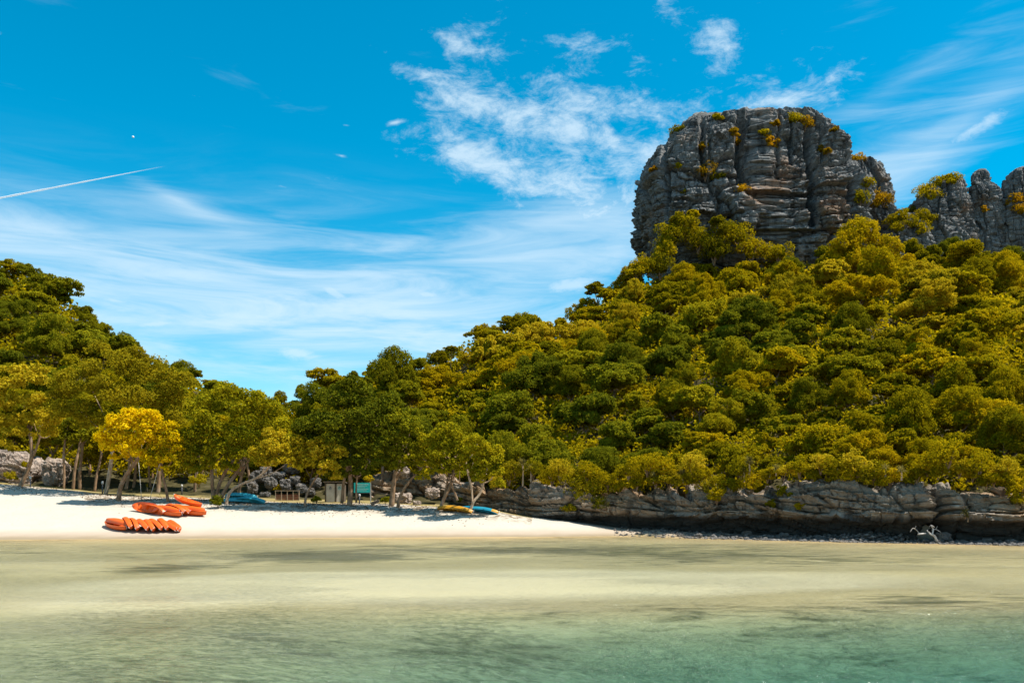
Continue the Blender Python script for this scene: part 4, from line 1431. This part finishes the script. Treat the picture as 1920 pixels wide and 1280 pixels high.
beach_tree('leaning_tree', 'slender dark trunk leaning right in front of the whitish speckled boulder', (745, 951),
           [[(745, 951, 5), (751, 930, 4), (768, 902, 3.2), (786, 882, 2.6), (800, 862, 2)]],
           [(795, 850, 26, 16), (775, 862, 16, 10), (810, 868, 20, 12), (785, 885, 9, 5), (798, 895, 16, 7), (805, 830, 22, 16)], L_BEACH, 10, .26)
beach_tree('beach_tree', 'tree with crossed pale stems beside the yellow kayaks', (823, 955),
           [[(823, 955, 5), (832, 936, 4.5), (844, 910, 4), (851, 880, 3.5), (853, 855, 2.5)], [(833, 934, 3.2), (838, 905, 3), (842, 880, 2.6), (843, 858, 2)], [(858, 938, 2.6), (851, 918, 2.6), (845, 902, 2.4), (838, 893, 2)], [(848, 902, 1.8), (858, 904, 1.8), (865, 909, 1.5)]],
           [(830, 845, 28, 18), (860, 835, 30, 20), (845, 812, 32, 18), (880, 845, 20, 16), (825, 868, 20, 12), (862, 866, 22, 12), (815, 825, 20, 16), (845, 880, 26, 8), (820, 885, 16, 7)], L_BEACH, 11, .27)
beach_tree('beach_tree', 'pale stemmed tree leaning over the turquoise kayaks', (880, 961),
           [[(880, 961, 4), (887, 942, 3.6), (899, 926, 3.2), (907, 905, 2.5), (912, 885, 2)], [(886, 945, 2.6), (884, 915, 2.4), (878, 890, 2.2), (874, 866, 1.8)]],
           [(890, 855, 26, 18), (915, 865, 26, 18), (905, 885, 24, 12), (930, 885, 16, 12), (880, 880, 16, 10), (895, 832, 28, 16), (928, 850, 18, 14), (935, 905, 14, 10), (900, 898, 20, 7)], L_BEACH, 12, .27, bark=BARK_PALE)
# trunks standing in the shade behind the beach
BG = [(120, 914, 122, 845, 3.5), (137, 916, 148, 845, 4), (150, 917, 153, 840, 4.5), (177, 918, 189, 845, 3.6), (236, 920, 243, 855, 4.5), (249, 921, 256, 852, 4), (296, 922, 300, 865, 5.5), (283, 921, 280, 860, 3),
      (365, 925, 372, 862, 4), (447, 932, 455, 870, 4.5), (470, 930, 462, 862, 3.5), (520, 925, 525, 872, 4.5), (546, 930, 543, 880, 4), (690, 932, 694, 868, 4), (715, 936, 718, 872, 4.5)]
for i, (u0, v0, u1, v1, r) in enumerate(BG):
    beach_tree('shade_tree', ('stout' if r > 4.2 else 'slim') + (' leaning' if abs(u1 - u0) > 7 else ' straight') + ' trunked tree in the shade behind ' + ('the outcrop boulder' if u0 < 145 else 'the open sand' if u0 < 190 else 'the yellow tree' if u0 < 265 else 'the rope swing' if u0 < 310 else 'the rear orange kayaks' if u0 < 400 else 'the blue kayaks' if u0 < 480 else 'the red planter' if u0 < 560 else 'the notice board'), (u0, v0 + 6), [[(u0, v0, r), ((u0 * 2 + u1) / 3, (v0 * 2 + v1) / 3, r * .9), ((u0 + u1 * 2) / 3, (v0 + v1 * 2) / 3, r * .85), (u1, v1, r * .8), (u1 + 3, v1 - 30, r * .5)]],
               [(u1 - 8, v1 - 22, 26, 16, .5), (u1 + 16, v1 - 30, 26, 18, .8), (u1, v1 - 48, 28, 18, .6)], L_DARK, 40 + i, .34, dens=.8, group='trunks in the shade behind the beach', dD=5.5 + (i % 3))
# low bushes at the back
for i, (u, v, r, L, lab) in enumerate([(20, 893, 12, L_LIGHT, 'yellow green bush in front of the layered outcrop'), (24, 842, 9, L_LIGHT, 'small bush on top of the layered outcrop'),
                                       (50, 872, 8, L_HILL, 'small green tuft on the layered outcrop beside the leaning trunk'), (408, 940, 12, L_DARK, 'dark green bush at the left end of the blue kayak pile'),
                                       (521, 916, 10, L_LIGHT, 'yellow green bush at the left end of the red planter'), (593, 936, 8, L_BEACH, 'small leafy bush left of the toilet cabin'),
                                       (690, 899, 9, L_LIGHT, 'leafy yellow green bush above the teal sign'), (864, 937, 8, L_BEACH, 'green creeper bush behind the yellow kayaks'),
                                       (372, 900, 14, L_BEACH, 'sunlit bush behind the lamp post near the rear orange kayaks'), (722, 937, 8, L_DARK, 'dark low bush left of the thick trunk')]):
    D = 96.5 if u < 60 or (v < 905) else on_ground(u, v + r).y
    shrub('bush', at(u, v, D), r / F * D, L, 900 + i, lab, 'low bushes behind the beach', n=700, leaf=.19)

# ------------------------------------------------------------------ kayaks
def mat_plastic(name, col, fade):
    m, b, out = new_mat(name)
    p = b.node('ShaderNodeTexCoord').outputs['Object']
    oi = b.node('ShaderNodeObjectInfo').outputs['Random']
    n = b.noise(p, 2.2, 5, 0.65)
    sc = b.noise(b.vm('MULTIPLY', p, (0.3, 3, 3)), 9.0, 4, 0.7)
    c = b.mix(b.m('MULTIPLY', oi, 0.45), (*col, 1), (*fade, 1))
    c = b.mix(b.rng(n, 0.5, 0.8, 0, .35), c, (*fade, 1))
    c = b.mix(b.rng(sc, 0.60, 0.75, 0, .22), c, (.40, .33, .27, 1))
    principled(b, out, c, b.rng(n, .3, .7, .32, .55), None, 0.45)
    return m


ORANGE = mat_plastic('plastic_orange', (.66, .088, .003), (.68, .125, .006))
BLUE = mat_plastic('plastic_blue', (.012, .25, .34), (.07, .42, .50))
CYAN = mat_plastic('plastic_turquoise', (.006, .17, .26), (.012, .24, .32))
YELLOW = mat_plastic('plastic_yellow', (.45, .20, .004), (.47, .25, .01))
BLACK = mat_plain('black_rubber', (.03, .03, .032), .6)
ROPE = mat_plain('white_rope', (.7, .66, .6), .8)


def kayak_meshes():
    L, B, H = 1.72, .46, .36
    ns, nh, nd = 33, 11, 13
    xs = np.linspace(-1, 1, ns)
    bx = np.clip(1 - np.abs(xs) ** 2.6, 0, 1) ** .62 * B + .015
    keel = .17 * np.abs(xs) ** 2.6
    sheer = H + .10 * np.abs(xs) ** 2.2
    hv, dv_, rv = [], [], []
    for i in range(ns):
        a = np.linspace(-1, 1, nh)
        y = bx[i] * np.sign(a) * np.abs(np.sin(a * np.pi / 2)) ** .8
        z = keel[i] + (sheer[i] - keel[i]) * (np.abs(a) ** 2.3)
        z = z + .022 * np.cos(a * 9.4) * (1 - np.abs(xs[i]))
        for q in range(nh):
            hv.append((xs[i] * L, y[q], z[q]))
        b = np.linspace(-1, 1, nd)
        inside = sstep(np.abs(xs[i] + .05) * -1, -.72, -.56)
        for q in range(nd):
            k = sstep(-abs(b[q]), -.86, -.68) * inside
            crown = .045 * (1 - b[q] ** 2) * (1 - inside)
            foot = 0.05 * (1 if (abs(xs[i] - .18) < .1) else 0)
            dv_.append((xs[i] * L, bx[i] * b[q], sheer[i] + crown + .012 * (1 - abs(b[q])) - k * (.17 - foot)))
    return np.array(hv), grid_faces(ns, nh), np.array(dv_), grid_faces(ns, nd), xs * L, bx, sheer


KH = kayak_meshes()


def kayak_proto(mat, tip=None):
    hv, hf, dv_, df, xs, bx, sheer = KH
    e = empty('kayak')
    mesh_np('hull', hv, hf, mat, e, True)
    mesh_np('deck', dv_ + np.array([0, 0, .002]), df[:, ::-1].copy(), mat, e, True)
    mb = MB()
    for s in (-1, 1):
        mb.tube([(x, s * b, z) for x, b, z in zip(xs, bx, sheer)], .020, 6)
    mb.build('gunwale', mat, e, True)
    for x in (-.62, .30):
        m2 = MB()
        m2.box((x, 0, .21), (.30, .42, .05))
        m2.box((x - .17, 0, .33), (.05, .40, .26), Matrix.Rotation(R(-14), 3, 'Y'))
        m2.build('seat', mat, e)
    for s in (-1, 1):
        m3 = MB()
        m3.tube([(s * 1.69, -.05, .46), (s * 1.77, -.06, .50), (s * 1.81, 0, .51), (s * 1.77, .06, .50), (s * 1.69, .05, .46)], .013, 5)
        m3.tube([(s * 1.77, 0, .50), (s * 1.83, .02, .34), (s * 1.84, .05, .16)], .012, 4)
        m3.build('carry_handle', ROPE, e, True)
    if tip is not None:
        hv2 = hv.reshape(33, 11, 3)[27:].copy()
        c = hv2.mean(1, keepdims=True)
        hv2 = c + (hv2 - c) * 1.04
        mesh_np('bow_cap', hv2.reshape(-1, 3), grid_faces(6, 11), tip, e, True)
    return e


PROTO = {}


def kayak(kind, u, v, D, yaw, roll=0, pitch=0, lift=0.0, label='', group=''):
    """stern-to-bow axis turned yaw degrees from +x, rolled about it, middle of the keel at photo (u, v) at distance D"""
    mats = {'orange': (ORANGE, None), 'blue': (BLUE, None), 'cyan': (CYAN, None), 'yellow': (YELLOW, None), 'tipped': (CYAN, YELLOW)}[kind]
    if kind not in PROTO:
        e = PROTO[kind] = kayak_proto(*mats)
    else:
        e = copy_tree(PROTO[kind])
    # turn about the middle of the boat's section rather than its keel
    M = Matrix.Rotation(R(yaw), 4, 'Z') @ Matrix.Rotation(R(pitch), 4, 'Y') @ Matrix.Rotation(R(roll), 4, 'X')
    x, y = (u - 960) / F * D, D
    e.rotation_mode = 'QUATERNION'
    z = gz(x, y) + lift if v is None else zpix(v, D)
    off = M @ Vector((0, 0, .2))
    e.rotation_quaternion = M.to_quaternion()
    e.location = Vector((x, y, z)) - off
    tag(e, label, 'kayak', group)
    return e


def slope_pitch(yaw):
    # the sand drops about 0.17 m per metre towards the water
    return -math.degrees(math.atan(0.17 * math.sin(R(yaw))))


FG = 'orange kayaks heaped near the water'
Y1 = -48
k_ = [
    (217, 73.8, -40, 0, 0.20, 'lowest orange kayak lying flat at the left end of the front heap'),
    (221, 74.0, -36, 180, 0.62, 'overturned orange kayak resting on top at the left end of the front heap'),
    (243, 73.8, -52, 118, 0.50, 'third orange kayak from the left in the front heap, tipped on edge'),
    (256, 73.9, -52, 124, 0.52, 'smooth hulled orange kayak fourth from the left in the front heap'),
    (270, 73.8, -54, 120, 0.50, 'scuffed orange kayak at the middle of the front heap'),
    (281, 73.9, -54, 116, 0.48, 'sixth orange kayak from the left in the front heap'),
    (292, 73.8, -56, 116, 0.46, 'seventh orange kayak from the left in the front heap'),
    (307, 74.2, -50, 150, 0.55, 'overturned orange kayak with raised end right of centre in the front heap'),
    (317, 74.0, -50, 135, 0.50, 'second to last orange kayak from the right in the front heap'),
    (328, 73.9, -48, 125, 0.46, 'curved orange kayak closing the right end of the front heap'),
]
random.seed(5)
for u, D, yw, rl, lf, lab in k_:
    if 100 < rl < 170:
        yw += random.uniform(-9, 9)
        rl += random.uniform(-20, 22)
        u += random.uniform(-2.5, 2.5)
        D += random.uniform(-.25, .25)
        lf += random.uniform(-.04, .10)
    kayak('orange', u, None, D, yw, rl, slope_pitch(yw), lf, lab, FG)
RG_ = 'orange kayaks heaped behind, below the yellow tree'
for u, D, yw, rl, lf, lab in [
    (276, 80.6, -28, 60, 0.42, 'orange kayak with yellowish deck at the left end of the rear heap'),
    (289, 80.2, -35, 115, 0.46, 'smooth orange hull second from the left in the rear heap'),
    (316, 79.6, -32, 0, 0.20, 'lower of two stacked orange kayaks at the middle of the rear heap'),
    (314, 80.0, -34, 180, 0.60, 'overturned orange kayak stacked at the middle of the rear heap'),
    (330, 80.3, -42, 130, 0.55, 'orange kayak tipped on edge right of the middle of the rear heap'),
    (339, 80.4, -42, 138, 0.52, 'second tipped orange kayak right of the middle of the rear heap'),
    (358, 80.0, -22, 0, 0.20, 'bottom orange kayak at the right end of the rear heap'),
    (356, 80.3, -22, 180, 0.58, 'middle orange kayak at the right end of the rear heap'),
    (352, 80.8, -26, 4, 1.02, 'topmost orange kayak slanting up to the left on the rear heap')]:
    kayak('orange', u, None, D, yw, rl, slope_pitch(yw) + (10 if lf > 1 else 0), lf, lab, RG_)
for u, D, yw, rl, lf, lab in [
    (449, 86.8, -8, 180, 0.24, 'dark blue kayak lying overturned at the front of the blue pile'),
    (453, 87.6, -6, 180, 0.30, 'dark blue kayak lying overturned at the back of the blue pile'),
    (452, 86.9, -14, 168, 0.66, 'dark blue kayak on top of the blue pile'),
    (470, 86.2, -20, 150, 0.34, 'dark blue kayak at the right end of the blue pile')]:
    kayak('blue', u, None, D, yw, rl, slope_pitch(yw), lf, lab, 'blue kayaks piled under the leaning tree')
for kd, u, D, yw, rl, lf, lab in [
    ('yellow', 850, 82.2, -28, 165, 0.30, 'yellow kayak lying overturned in front of the crossed stems'),
    ('yellow', 858, 82.0, -32, 150, 0.28, 'yellow kayak at the right of the pair beside the crossed stems'),
    ('cyan', 893, 82.0, -30, 168, 0.28, 'turquoise kayak overturned behind the pale leaning stem'),
    ('tipped', 904, 81.5, -28, 155, 0.28, 'turquoise kayak with yellow bow, last to the right on the beach')]:
    kayak(kd, u, None, D, yw, rl, slope_pitch(yw), lf, lab, 'kayaks at the right end of the beach')

# ------------------------------------------------------------------ sign, cabin, planter, swing, lamps
TEAL = mat_plain('teal_board', (0.008, 0.42, 0.39), .45, nvar=.12)
WHITE = mat_plain('white_paint', (0.446, 0.434, 0.409), .6, nvar=.1)
PRINT = mat_plain('sign_print', (0.42, 0.66, 0.64), .6, nvar=.1)
GREYW = mat_plain('grey_panel', (.52, .47, .41), .7, nvar=.12, nscale=1.5)
WOOD = mat_plain('dark_wood', (.10, .075, .05), .8, nvar=.3, bump=.3)
REDW = mat_plain('red_brown_boards', (.20, .075, .045), .8, nvar=.3, bump=.3)
PALEW = mat_plain('weathered_wood', (.36, .27, .19), .8, nvar=.25, bump=.3)
METAL = mat_plain('dark_metal', (.06, .06, .065), .5, nvar=.2)
CAPW = mat_plain('lamp_cap', (0.465, 0.453, 0.422), .5, nvar=.05)

# teal notice board
p = on_ground(679, 942)
kD = p.y / F
e = empty('notice_board', p)
wd, ht = 31 * kD, 18.5 * kD
zb_ = zpix(923, p.y) - p.z
MB().box((0, 0, zb_ + ht / 2), (wd, .05, ht)).build('board', TEAL, e)
mb = MB()
random.seed(3)
for r_, (n_, sc_) in enumerate([(3, 1.0), (5, .6), (5, .6), (3, .6), (4, .5)]):
    zr = zb_ + ht * (.82 - r_ * .155)
    x = -wd * (.36 - .05 * (r_ % 2))
    while x < wd * (.36 - .1 * ((r_ * 7) % 3)):
        l_ = random.uniform(.05, .16)
        mb.box((x + l_ / 2, -.031, zr), (l_, .006, ht * (.075 if r_ == 0 else .045)))
        x += l_ + .035
mb.build('lettering', PRINT, e)
for x in (-wd / 2 + .28, wd / 2 + .02):
    MB().box((x, .055 if x < 0 else 0, (zb_ + ht) / 2 - .1), (.09, .05, zb_ + ht + .22)).build('post', WHITE if x > 0 else METAL, e)
MB().box((0, 0, zb_ - .03), (wd, .06, .05)).build('lower_rail', METAL, e)
tag(e, 'teal notice board with pale lettering on two posts among the trees', 'sign')

# toilet cabin: two pale doors between dark posts
p = on_ground(627, 941)
kD = p.y / F
e = empty('toilet_cabin', p)
dh = 35 * kD
X = lambda u: (u - 627) * kD
MB().box((X(627), .95, dh * .52), (36 * kD, .06, dh * 1.02)).build('back_wall', GREYW, e)
MB().box((X(609.5), .5, dh * .52), (.08, .95, dh * 1.02)).build('side_wall', WOOD, e)
MB().box((X(644.5), .5, dh * .52), (.08, .95, dh * 1.02)).build('side_wall', WOOD, e)
MB().box((X(627), .42, dh * 1.06), (41 * kD, 1.35, .09), Matrix.Rotation(R(-4), 3, 'X')).build('roof', WOOD, e)
for u in (610.5, 629.5, 643.5):
    MB().box((X(u), 0, dh * .51), (3.2 * kD if u > 620 and u < 640 else 2 * kD, .12, dh * 1.02)).build('post', WOOD, e)
for u, wp in ((619.5, 16), (636.5, 11)):
    d = MB().box((X(u), .02, dh * .5), (wp * kD, .045, dh * .97)).build('door', GREYW, e)
    s = MB().box((X(u), -.012, dh * .76), (6.5 * kD, .012, 7 * kD)).build('sign_plate', PRINT if u > 630 else CAPW, d)
    mb = MB()
    for zc_, rr in ((dh * .79, 1.3 * kD), (dh * .735, 1.9 * kD)):
        mb.tube([(X(u) + math.cos(t * .5236) * rr, -.024, zc_ + math.sin(t * .5236) * rr) for t in range(13)], .018, 4)
    mb.build('emblem', METAL, d)
tag(e, 'small toilet cabin with two pale grey doors and dark posts', 'cabin')

# red-brown planter with a rail
p = on_ground(539, 938)
kD = p.y / F
e = empty('plank_planter', p)
for j in range(4):
    MB().box((0, 0, .10 + j * .155), (44 * kD, .06, .14)).build('plank', REDW, e)
for x in (-22, -11, 0, 11, 22):
    MB().box((x * kD, -.06, .50), (.075, .07, 1.0)).build('post', PALEW, e)
MB().box((0, -.06, 1.02), (47 * kD, .10, .06)).build('rail', PALEW, e)
tag(e, 'low red brown plank planter with a pale wooden rail', 'planter')

# rope swing
p = on_ground(273, 938)
kD = p.y / F
e = empty('rope_swing', p)
X = lambda u: (u - 273) * kD
Z = lambda v: zpix(v, p.y) - p.z
for (a, b, c, d) in ((259, 855, 265, 931), (302, 860, 282, 931)):
    MB().tube([(X(a), 0, Z(b)), (X(c), 0, Z(d))], .022, 6).build('rope', ROPE, e, True)
MB().box((X(273.5), 0, Z(931)), (20 * kD, .28, .045)).build('seat', PALEW, e)
for u in (265, 282):
    MB().box((X(u), 0, Z(931) - .17), (.05, .07, .30)).build('seat_bracket', WOOD, e)
tag(e, 'rope swing with small wooden seat hanging below the yellow trees', 'swing')

# fallen leaves under the trees
nl_ = 2600
lu = np.concatenate([RNG.normal(m_, s_, k_) for m_, s_, k_ in ((40, 40, 300), (215, 45, 450), (310, 30, 250), (420, 40, 450), (580, 40, 350), (690, 60, 500), (830, 40, 300))])
ld = back_d(lu) + RNG.normal(-1.0, 2.2, len(lu))
lz, _ = ground_z(lu, ld)
lp = np.stack([(lu - 960) / F * ld, ld, lz + .03], -1)
LITTER = mat_leaf('leaf_litter', [(0.0, (.05, .03, .015)), (0.4, (.12, .065, .025)), (0.75, (.2, .11, .04)), (1.0, (.3, .19, .06))], trans=.1)
o = leaf_mesh('leaf_litter', lp, np.array([0, 0, 1.0]) + .25 * RNG.normal(size=lp.shape), np.full(len(lp), .16), LITTER, RNG)
tag(o, 'brown fallen leaves scattered on the sand below the trees', 'leaves', kind='stuff')

# low lamp posts
for u, v0, v1, lab in [(57, 913, 893, 'low lamp post with white cap beside the far left tree'), (192, 925, 902, 'low lamp post with white cap left of the tall soft tree trunk'),
                       (341, 927, 908, 'low lamp post with white cap above the rear orange kayaks'), (674, 944, 926, 'low lamp post with white cap under the teal notice board')]:
    p = on_ground(u, v0)
    h = (v0 - v1) * p.y / F
    e = empty('path_lamp', p)
    MB().tube([(0, 0, -.1), (0, 0, h * .3), (0, 0, h * .78)], [.075, .065, .065], 10).build('post', METAL, e, True)
    MB().tube([(0, 0, h * .76), (0, 0, h * .80), (0, 0, h * .95), (0, 0, h * 1.0), (0, 0, h * 1.02)], [.07, .11, .11, .07, .02], 12).build('lamp_cap', CAPW, e, True)
    tag(e, lab, 'lamp', 'low lamps along the beach path')

# tilted pale slab
p = on_ground(703, 947)
mb = MB().box((0, 0, 0), (.85, .5, .07), Matrix.Rotation(R(-26), 3, 'Y') @ Matrix.Rotation(R(-30), 3, 'X'))
o = mb.build('stone_slab', ROCK_PALE, loc=p + Vector((0, 0, .28)))
tag(o, 'tilted pale slab lying below the right post of the notice board', 'slab')

# driftwood against the cliff
p = on_ground(1752, 1018)
kD = p.y / F
e = empty('driftwood', p)
X = lambda u: (u - 1752) * kD
Z = lambda v: zpix(v, p.y) - p.z
for j, br in enumerate([[(1756, 1016, .09), (1748, 1004, .08), (1740, 1000, .06), (1735, 993, .03)], [(1748, 1004, .06), (1752, 993, .05), (1746, 985, .03)], [(1751, 994, .04), (1757, 992, .03), (1764, 997, .015)],
                        [(1740, 1000, .06), (1722, 1001, .07)], [(1728, 1001, .04), (1722, 993, .03), (1714, 990, .02), (1706, 997, .01)], [(1749, 988, .03), (1742, 984, .02), (1738, 987, .01)], [(1715, 990, .02), (1716, 985, .01)],
                        [(1757, 992, .025), (1759, 986, .012)]]):
    pts = smooth_path([(X(u), .35 * math.sin(j * 1.3 + u * .1), Z(v), r) for u, v, r in br], 3)
    MB().tube([q[:3] for q in pts], [max(q[3], .01) for q in pts], 6, .15).build('branch', DRIFT, e, True)
tag(e, 'bleached branching driftwood stranded at the foot of the sea cliff', 'driftwood')
px_boulder('boulder', 1768, 1006, 13, 9, float(on_ground(1768, 1016).y), ROCK_STONE, 201, 'dark rounded boulder behind the driftwood', 'boulders under the sea cliff')
for i, (u, v, ru, rv) in enumerate([(1757, 1015, 6, 3.5), (1779, 1012, 6, 5), (1786, 1017, 4, 2.5), (1600, 1008, 9, 5), (1630, 1005, 12, 7), (1660, 1010, 8, 5), (1540, 1008, 8, 4), (1470, 1004, 9, 5), (1850, 1014, 9, 5), (1895, 1016, 9, 5), (1400, 1000, 9, 5), (1310, 1004, 7, 4)]):
    px_boulder('boulder', u, v, ru, rv, float(on_ground(u, v + rv * .8).y), ROCK_STONE, 210 + i, 'loose grey boulder in the rubble under the cliff, ' + ('among the driftwood' if 1750 < u < 1790 else column(u)), 'boulders in the rubble')

# ------------------------------------------------------------------ contrail and the pale moon
m, b, out = new_mat('vapour')
d = b.node('ShaderNodeBsdfDiffuse')
d.inputs['Color'].default_value = (.95, .95, .95, 1)
t_ = b.node('ShaderNodeBsdfTranslucent')
t_.inputs['Color'].default_value = (.95, .95, .95, 1)
tr = b.node('ShaderNodeBsdfTransparent')
a1 = b.node('ShaderNodeMixShader')
a1.inputs[0].default_value = .5
b.l.new(d.outputs[0], a1.inputs[1])
b.l.new(t_.outputs[0], a1.inputs[2])
a2 = b.node('ShaderNodeMixShader')
at_ = b.node('ShaderNodeAttribute', attribute_name='fade').outputs['Fac']
b.l.new(at_, a2.inputs[0])
b.l.new(tr.outputs[0], a2.inputs[1])
b.l.new(a1.outputs[0], a2.inputs[2])
b.l.new(a2.outputs[0], out.inputs['Surface'])
Dk = 7000.0
p0, p1 = at(-500, 468, Dk), at(312, 311, Dk * 1.1)
V, Fa = [], []
nn, k8 = 60, 8
for i in range(nn):
    q = i / (nn - 1)
    c = p0.lerp(p1, q)
    r = 15.0 * (1 - q) + 2.5
    r *= 1 + .15 * math.sin(i * 1.9)
    for j in range(k8):
        an = j * 2 * math.pi / k8
        V.append((c.x, c.y + math.cos(an) * r, c.z + math.sin(an) * r))
        Fa.append(.6 * min(1, (1 - q) * 7))
o = mesh_np('contrail', V, grid_faces(nn, k8, True), m, smooth=True, attrs={'fade': ('POINT', Fa)})
tag(o, 'thin white contrail slanting across the blue sky at the left', 'contrail')
m, b, out = new_mat('moon_dust')
principled(b, out, b.mix(b.noise(geo_pos(b), .15, 3), (.8, .8, .78, 1), (.95, .95, .93, 1)), .9)
c = at(249.5, 257, 12000.0)
nr, nc = 14, 20
th = np.linspace(0, np.pi, nr)[:, None]
ph = np.linspace(0, 2 * np.pi, nc, endpoint=False)[None, :]
V = np.stack([np.sin(th) * np.cos(ph), np.sin(th) * np.sin(ph), np.cos(th) + 0 * ph], -1) * 14.0
o = mesh_np('moon', V.reshape(-1, 3), grid_faces(nr, nc, True), m, smooth=True, loc=c)
tag(o, 'tiny bright white moon in the blue sky above the contrail', 'moon')
